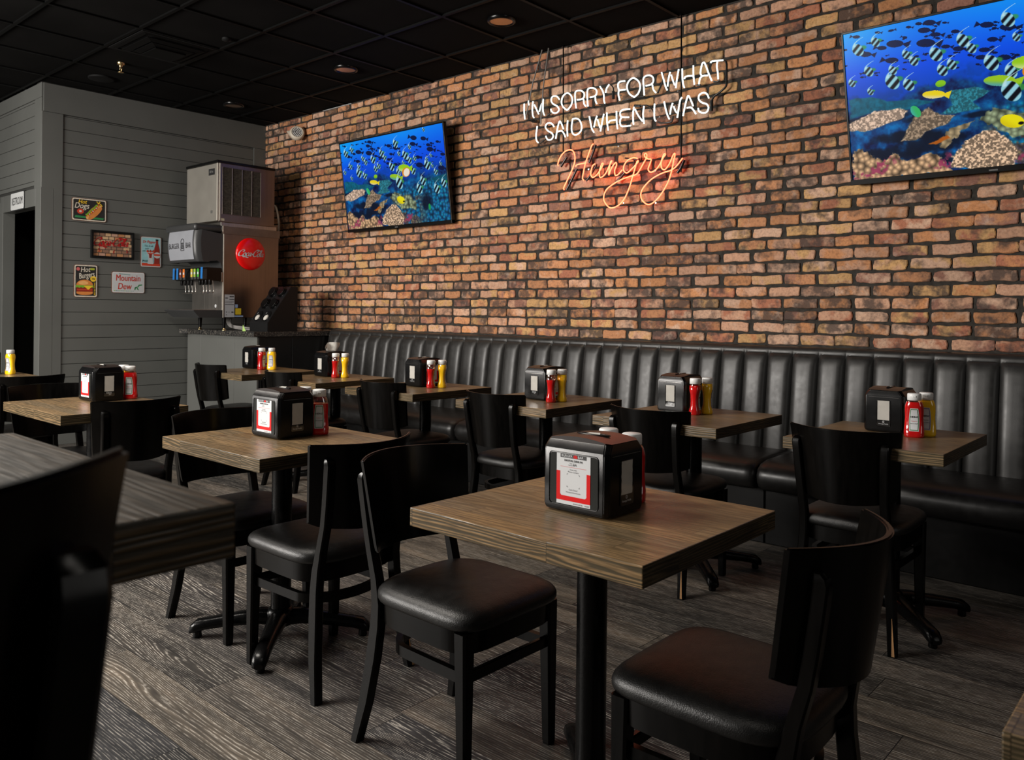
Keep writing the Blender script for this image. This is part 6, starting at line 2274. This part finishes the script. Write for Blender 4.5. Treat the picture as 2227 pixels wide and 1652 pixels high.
def plate(name, label, y0, y1, z0, z1, th=0.004, r=0.018, bg=None, border=None, X=None):
    X = XG + 0.003 if X is None else X
    yc, zc = (y0 + y1) / 2, (z0 + z1) / 2
    t = thing(name, label, 'sign', (X, yc, zc))
    T = XF((0, 0, 0), (0, 1, 0), (0, 0, 1))
    w_, h_ = (y1 - y0) / 2, (z1 - z0) / 2
    mb = MB()
    mb.poly(rrect(-w_, w_, -h_, h_, r), RUST, T, th)
    mb.poly(rrect(-w_ + 0.004, w_ - 0.004, -h_ + 0.004, h_ - 0.004, r * 0.85), border or CREAMP, T @ Matrix.Translation((0, 0, th + 0.0006)))
    if bg:
        mb.poly(rrect(-w_ + 0.013, w_ - 0.013, -h_ + 0.013, h_ - 0.013, r * 0.7), bg, T @ Matrix.Translation((0, 0, th + 0.0012)))
    pl = mb.obj('plate', t)
    return t, T @ Matrix.Translation((0, 0, th + 0.0018)), w_, h_, pl


def lift(T, k):
    return T @ Matrix.Translation((0, 0, 0.0006 * k))


LEAF = flat('lettuce_green', (0.16, 0.40, 0.03))
BUN = flat('bun_orange', (0.62, 0.22, 0.05))
BUNL = flat('bun_light', (0.78, 0.40, 0.14))
MEAT = flat('patty_red', (0.25, 0.025, 0.012))
CHEESE = flat('cheese_yellow', (0.80, 0.52, 0.03))
TOM = flat('tomato_red', (0.55, 0.05, 0.02))
GREENB = flat('banner_green', (0.03, 0.22, 0.07))

t, T, w_, h_, pl = plate('tin_sign', 'dark tin sign with a hot dog picture, topmost on the grey wall', 2.876, 3.182, 2.053, 2.263, bg=CHARP)
mb = MB()
mb.text('Hot', 0.052, CHEESE, T @ Matrix.Translation((-0.062, 0.070, 0)), shear=0.25, bold=0.0006, sx=0.9)
mb.text('Dogs', 0.072, CREAMP, lift(T, 1) @ Matrix.Translation((-0.068, 0.032, 0)), shear=0.25, bold=0.0006, sx=0.85)
mb.poly([(-0.122, -0.058), (0.130, -0.066), (0.124, -0.084), (-0.128, -0.076)], GREENB, T)
mb.poly(ell(-0.078, -0.018, 0.030, 0.024), TOM, T)
mb.poly(ell(-0.078, -0.018, 0.012, 0.010), CREAMP, lift(T, 1))
mb.obj('lettering', pl)
mb = MB()
mb.poly(ell(0.040, -0.018, 0.092, 0.038, rot=0.80), BUNL, lift(T, 1))
mb.poly(ell(0.052, -0.028, 0.085, 0.024, rot=0.80), BUN, lift(T, 2))
mb.poly(ell(0.028, -0.002, 0.084, 0.017, rot=0.80), TOM, lift(T, 3))
for k in range(7):
    a = -0.066 + k * 0.021
    mb.poly(ell(0.022 + a * 0.70, 0.004 + a * 0.72, 0.012, 0.008, 10, rot=k), LEAF, lift(T, 4))
    mb.poly(ell(0.034 + a * 0.70, -0.006 + a * 0.72, 0.008, 0.005, 10, rot=k * 2), CREAMP if k % 2 else CHEESE, lift(T, 5))
for x, y, r in ((0.082, 0.070, 0.012), (0.100, 0.060, 0.009), (0.068, 0.080, 0.008), (0.092, 0.082, 0.007), (0.110, 0.048, 0.008)):
    mb.poly(ell(x, y, r, r * 0.6, 10, rot=r * 300), CHEESE, lift(T, 3))
mb.obj('food_picture', pl)

t = thing('framed_print', 'black framed print of red soda script on painted bricks, on the grey wall', 'picture', (XG + 0.002, 3.240, 1.8455))
T = XF((0, 0, 0), (0, 1, 0), (0, 0, 1))
w_, h_ = 0.198, 0.1305
mb = MB()
fw = 0.021
for x0, x1, y0, y1 in ((-w_, w_, h_ - fw, h_), (-w_, w_, -h_, -h_ + fw), (-w_, -w_ + fw, -h_ + fw, h_ - fw), (w_ - fw, w_, -h_ + fw, h_ - fw)):
    mb.box(x0, x1, y0, y1, 0.0, 0.026, BLACK, 0.002, 1, T=T)
mb.obj('frame', t)
mb = MB()
mb.poly([(-w_ + fw, -h_ + fw), (w_ - fw, -h_ + fw), (w_ - fw, h_ - fw), (-w_ + fw, h_ - fw)], flat('printed_mortar', (0.06, 0.045, 0.035)), T @ Matrix.Translation((0, 0, 0.010)))
BP_ = [flat('printed_brick_' + n_, c_) for n_, c_ in (('orange', (0.46, 0.21, 0.09)), ('tan', (0.56, 0.36, 0.20)), ('brown', (0.26, 0.14, 0.09)), ('pink', (0.50, 0.29, 0.20)))]
rg = random.Random(4)
for r in range(7):
    yb = -h_ + fw + 0.0315 * r
    x = -w_ + fw - (0.03 if r % 2 else 0.0)
    while x < w_ - fw:
        L = rg.uniform(0.050, 0.066)
        xa, xb = max(x, -w_ + fw), min(x + L - 0.006, w_ - fw)
        if xb - xa > 0.006:
            yt = min(yb + 0.027, h_ - fw)
            mb.poly(rrect(xa, xb, yb + 0.002, yt, 0.003, 2) if yt - yb > 0.012 else [(xa, yb + 0.001), (xb, yb + 0.001), (xb, yt), (xa, yt)], rg.choice(BP_), T @ Matrix.Translation((0, 0, 0.0106)))
        x += L
pr = mb.obj('print', t)
mb = MB()
DRED = flat('dark_red_print', (0.36, 0.004, 0.006))
script(mb, 'Coca-Cola', 0.074, DRED, T @ Matrix.Translation((-0.010, 0.022, 0.0116)), 0.21, fl=FLOUR)
mb.text('5', 0.050, DRED, T @ Matrix.Translation((-0.122, -0.055, 0.0116)), bold=0.0006)
mb.text('5', 0.044, DRED, T @ Matrix.Translation((0.135, -0.055, 0.0116)), bold=0.0006)
mb.text('¢', 0.050, DRED, T @ Matrix.Translation((0.012, -0.060, 0.0116)), bold=0.0006)
mb.obj('lettering', pr)

AQUA = flat('aqua_print', (0.30, 0.56, 0.60))
t, T, w_, h_, pl = plate('tin_sign', 'pale blue tin sign with a red bottle and glass, rightmost on the grey wall', 3.507, 3.713, 1.652, 1.953, bg=AQUA, border=PRINTW, r=0.016)
mb = MB()
mb.text('Dr Pepper', 0.040, TOM, T @ Matrix.Translation((-0.022, 0.098, 0)), shear=0.3, bold=0.0006, sx=0.72)
mb.text('The drink', 0.026, CHARP, T @ Matrix.Translation((-0.024, 0.058, 0)), shear=0.2, sx=0.85)
mb.text('only', 0.026, CHARP, T @ Matrix.Translation((-0.042, 0.032, 0)), shear=0.2, sx=0.85)
mb.text('with', 0.022, CHARP, T @ Matrix.Translation((-0.070, 0.008, 0)), shear=0.2, sx=0.85)
mb.text('PH.D.', 0.030, CHARP, T @ Matrix.Translation((-0.054, -0.092, 0)), bold=0.0006, sx=0.85)
mb.poly([(-0.090, -0.137), (0.090, -0.137), (0.090, -0.113), (-0.090, -0.108)], TOM, T)
mb.obj('lettering', pl)
mb = MB()
BOTC = flat('cola_brown_red', (0.26, 0.030, 0.020))
mb.poly([(0.046, 0.128), (0.066, 0.128), (0.068, 0.088), (0.084, 0.030), (0.086, -0.115), (0.030, -0.115), (0.030, 0.030), (0.045, 0.088)], BOTC, lift(T, 1))
mb.poly([(0.044, 0.112), (0.069, 0.112), (0.069, 0.128), (0.044, 0.128)], CHARP, lift(T, 2))
mb.poly(ell(0.060, -0.030, 0.034, 0.030), PRINTW, lift(T, 2))
mb.poly(rrect(0.028, 0.088, -0.036, -0.018, 0.004), TOM, lift(T, 3))
mb.poly([(-0.042, 0.002), (0.026, 0.002), (0.016, -0.062), (0.022, -0.118), (-0.034, -0.118), (-0.026, -0.062)], PRINTW, lift(T, 2))
for k in range(5):
    mb.poly(ell(-0.034 + k * 0.014, 0.006 + (k % 2) * 0.010, 0.013, 0.012, 12), PRINTW if k % 2 else TOM, lift(T, 3))
mb.poly([(-0.022, -0.020), (0.008, -0.020), (0.004, -0.060), (-0.018, -0.060)], BOTC, lift(T, 3))
mb.poly([(-0.036, -0.010), (0.022, -0.010), (0.020, -0.020), (-0.033, -0.020)], TOM, lift(T, 4))
mb.obj('drink_picture', pl)

t, T, w_, h_, pl = plate('tin_sign', 'dark upright tin sign with a hamburger picture, lowest left on the grey wall', 2.901, 3.108, 1.345, 1.647, bg=CHARP)
mb = MB()
mb.text('Hot', 0.066, CREAMP, T @ Matrix.Translation((-0.006, 0.104, 0)) @ Matrix.Rotation(0.06, 4, 'Z'), shear=0.2, bold=0.0006, sx=0.80)
mb.text('Burgers', 0.074, CREAMP, T @ Matrix.Translation((0.006, 0.052, 0)) @ Matrix.Rotation(0.18, 4, 'Z'), shear=0.2, bold=0.0006, sx=0.60)
mb.poly(ell(-0.068, 0.110, 0.016, 0.016), flat('pink_badge', (0.55, 0.12, 0.12)), T)
mb.poly(rrect(0.036, 0.078, 0.104, 0.122, 0.008), flat('lime_badge', (0.36, 0.42, 0.03)), T)
mb.poly(ell(0.066, 0.022, 0.027, 0.027), CHEESE, T)
mb.text('25¢', 0.020, CHARP, lift(T, 1) @ Matrix.Translation((0.066, 0.022, 0)), bold=0.0006)
mb.text('BEST IN TOWN', 0.017, CHEESE, T @ Matrix.Translation((0.080, -0.072, 0)) @ Matrix.Rotation(PI / 2, 4, 'Z'), bold=0.0006)
mb.obj('lettering', pl)
mb = MB()
cx = -0.010
mb.poly([(cx - 0.074, -0.040)] + ell(cx, -0.040, 0.074, 0.052, 18, 0, PI)[::1] + [(cx - 0.070, -0.050), (cx + 0.070, -0.050)][:0], BUN, lift(T, 1))
mb.poly(ell(cx - 0.012, -0.018, 0.044, 0.018), BUNL, lift(T, 2))
lt = [(cx - 0.078, -0.040)] + [(cx - 0.078 + 0.0156 * k, -0.062 + (0.006 if k % 2 else -0.003)) for k in range(11)] + [(cx + 0.078, -0.040)]
mb.poly(lt, LEAF, lift(T, 2))
mb.poly([(cx - 0.010, -0.046), (cx + 0.074, -0.046), (cx + 0.030, -0.082)], CHEESE, lift(T, 4))
mb.poly(rrect(cx - 0.072, cx + 0.072, -0.082, -0.058, 0.008), MEAT, lift(T, 1))
mb.poly(rrect(cx - 0.072, cx + 0.072, -0.106, -0.080, 0.009), MEAT, lift(T, 1))
mb.poly(rrect(cx - 0.070, cx + 0.070, -0.086, -0.077, 0.004), TOM, lift(T, 3))
mb.poly([(cx - 0.072, -0.100), (cx + 0.072, -0.100)] + ell(cx, -0.112, 0.072, 0.018, 14, 0, -PI), BUN, lift(T, 2))
mb.obj('food_picture', pl)

t, T, w_, h_, pl = plate('tin_sign', 'white tin sign with red painted soda name, lowest right on the grey wall', 3.237, 3.551, 1.393, 1.597, border=flat('aged_white', (0.60, 0.60, 0.60)), bg=PRINTW)
mb = MB()
mb.text('Mountain', 0.086, flat('painted_red', (0.48, 0.030, 0.015)), T @ Matrix.Translation((-0.003, 0.040, 0)), shear=0.05, bold=0.0006, sx=0.72)
mb.text('Dew', 0.086, MATS['painted_red'], T @ Matrix.Translation((-0.038, -0.040, 0)), shear=0.15, bold=0.0006, sx=0.78)
GR = flat('teal_print', (0.05, 0.22, 0.20))
for k in range(9):
    mb.poly(rrect(-0.090 + k * 0.012, -0.081 + k * 0.012, 0.078 - 0.0010 * k, 0.085 - 0.0010 * k, 0.002, 2), GR, T)
for k in range(12):
    mb.poly(rrect(-0.135 + k * 0.016, -0.124 + k * 0.016, -0.084, -0.079, 0.002, 2), GR if k % 3 else LEAF, T)
for x, y, a in ((0.075, -0.045, 0.3), (0.098, -0.030, 1.0), (0.118, -0.022, 0.2), (0.088, -0.060, 2.2), (0.064, -0.058, 1.4)):
    mb.poly(ell(x, y, 0.016, 0.006, 12, rot=a), GREENB, T)
mb.obj('lettering', pl)

# restroom sign above the doorway
t = thing('restroom_sign', 'white enamel restroom sign over the dark doorway at the left', 'sign', (-8.560, YF - 0.008, 2.245))
T = XF((0, 0, 0), (1, 0, 0), (0, 0, 1))
mb = MB()
mb.poly(rrect(-0.190, 0.190, -0.088, 0.088, 0.022), GREYP, T, 0.004)
mb.poly(rrect(-0.180, 0.180, -0.079, 0.079, 0.018), flat('enamel_white', (0.52, 0.53, 0.53)), T @ Matrix.Translation((0, 0, 0.0048)))
pl = mb.obj('plate', t)
mb = MB()
mb.text('RESTROOM', 0.100, PRINTK, T @ Matrix.Translation((0, -0.004, 0.0056)), bold=0.0006, sx=0.575)
mb.obj('lettering', pl)

# ------------------------------------------------------------------ ceiling fittings
CANS = [(-3.800, 4.138, 'recessed ceiling downlight nearest the camera, over the neon lettering'), (-5.562, 4.137, 'recessed ceiling downlight above the left wall screen'),
        (-7.404, 4.157, 'recessed ceiling downlight in the far corner above the ice machine')]
for x, y, lab in CANS:
    t = thing('downlight', lab, 'ceiling light', (x, y, ZC), group='recessed downlights')
    mb = MB()
    mb.lathe([(0.100, 0.011), (0.098, -0.006), (0.085, -0.010), (0.078, -0.004), (0.076, 0.011)], BLACKP, 36, caps=False)
    mb.obj('trim_ring', t)
    mb = MB()
    mb.lathe([(0.078, -0.003), (0.068, 0.004), (0.045, 0.008), (0.0005, 0.0095)], COPPER, 36)
    mb.obj('reflector', t)
    l = bpy.data.lights.new('downlight_lamp', 'SPOT')
    l.energy = 38
    l.color = (1.0, 0.74, 0.50)
    l.spot_size = math.radians(84)
    l.spot_blend = 1.0
    l.shadow_soft_size = 0.06
    lo = bpy.data.objects.new('downlight_lamp', l)
    C.objects.link(lo)
    lo.location = (x, y, ZC - 0.03)

t = thing('air_diffuser', 'square black air diffuser with stepped frames in the ceiling', 'ceiling vent', (-6.205, 2.893, ZC))
mb = MB()
mb.box(-0.295, 0.295, -0.295, 0.295, -0.003, 0.009, BLACK)
mb.obj('backing', t)
for s, z in ((0.295, -0.010), (0.225, -0.030), (0.165, -0.042)):
    mb = MB()
    wd = 0.045
    for a in range(4):
        Rm = Matrix.Rotation(a * PI / 2, 4, 'Z')
        mb.add([(-s, -s, z + 0.012), (s, -s, z + 0.012), (s - wd, -s + wd, z), (-s + wd, -s + wd, z), (-s, -s, z + 0.016), (s, -s, z + 0.016)], [[0, 3, 2, 1], [0, 1, 5, 4]], TBAR, False, Rm)
    mb.obj('frame', t)
mb = MB()
mb.box(-0.120, 0.120, -0.120, 0.120, -0.052, -0.044, TBAR, 0.003)
mb.obj('centre_plate', t)
mb = MB()
mb.lathe([(0.104, 0.010), (0.104, -0.003), (0.098, -0.005), (0.0005, -0.005)], BLACK, 40)
o = mb.obj('ceiling_speaker', None, (-7.458, 2.921, ZC))
tag(o, 'round black ceiling speaker above the grey wall', 'speaker')
mb = MB()
mb.lathe([(0.034, 0.010), (0.034, -0.006), (0.0005, -0.008)], BLACK, 24)
o = mb.obj('smoke_sensor', None, (-5.637, 3.103, ZC))
tag(o, 'small round black cap in a ceiling tile', 'sensor')
t = thing('sprinkler', 'brass fire sprinkler hanging from the ceiling', 'sprinkler', (-6.879, 2.849, ZC))
mb = MB()
mb.lathe([(0.030, 0.010), (0.028, -0.006), (0.016, -0.010), (0.012, -0.024), (0.013, -0.034)], BRASS, 20)
mb.obj('cup', t)
mb = MB()
for s in (-1, 1):
    mb.tube(smooth2([Vector((s * 0.010, 0, -0.030)), Vector((s * 0.017, 0, -0.045)), Vector((s * 0.004, 0, -0.062))], 4), 0.0035, BRASS, 8)
mb.lathe([(0.004, -0.060), (0.006, -0.066), (0.022, -0.067), (0.024, -0.070), (0.0005, -0.071)], BRASS, 20)
mb.obj('head', t)
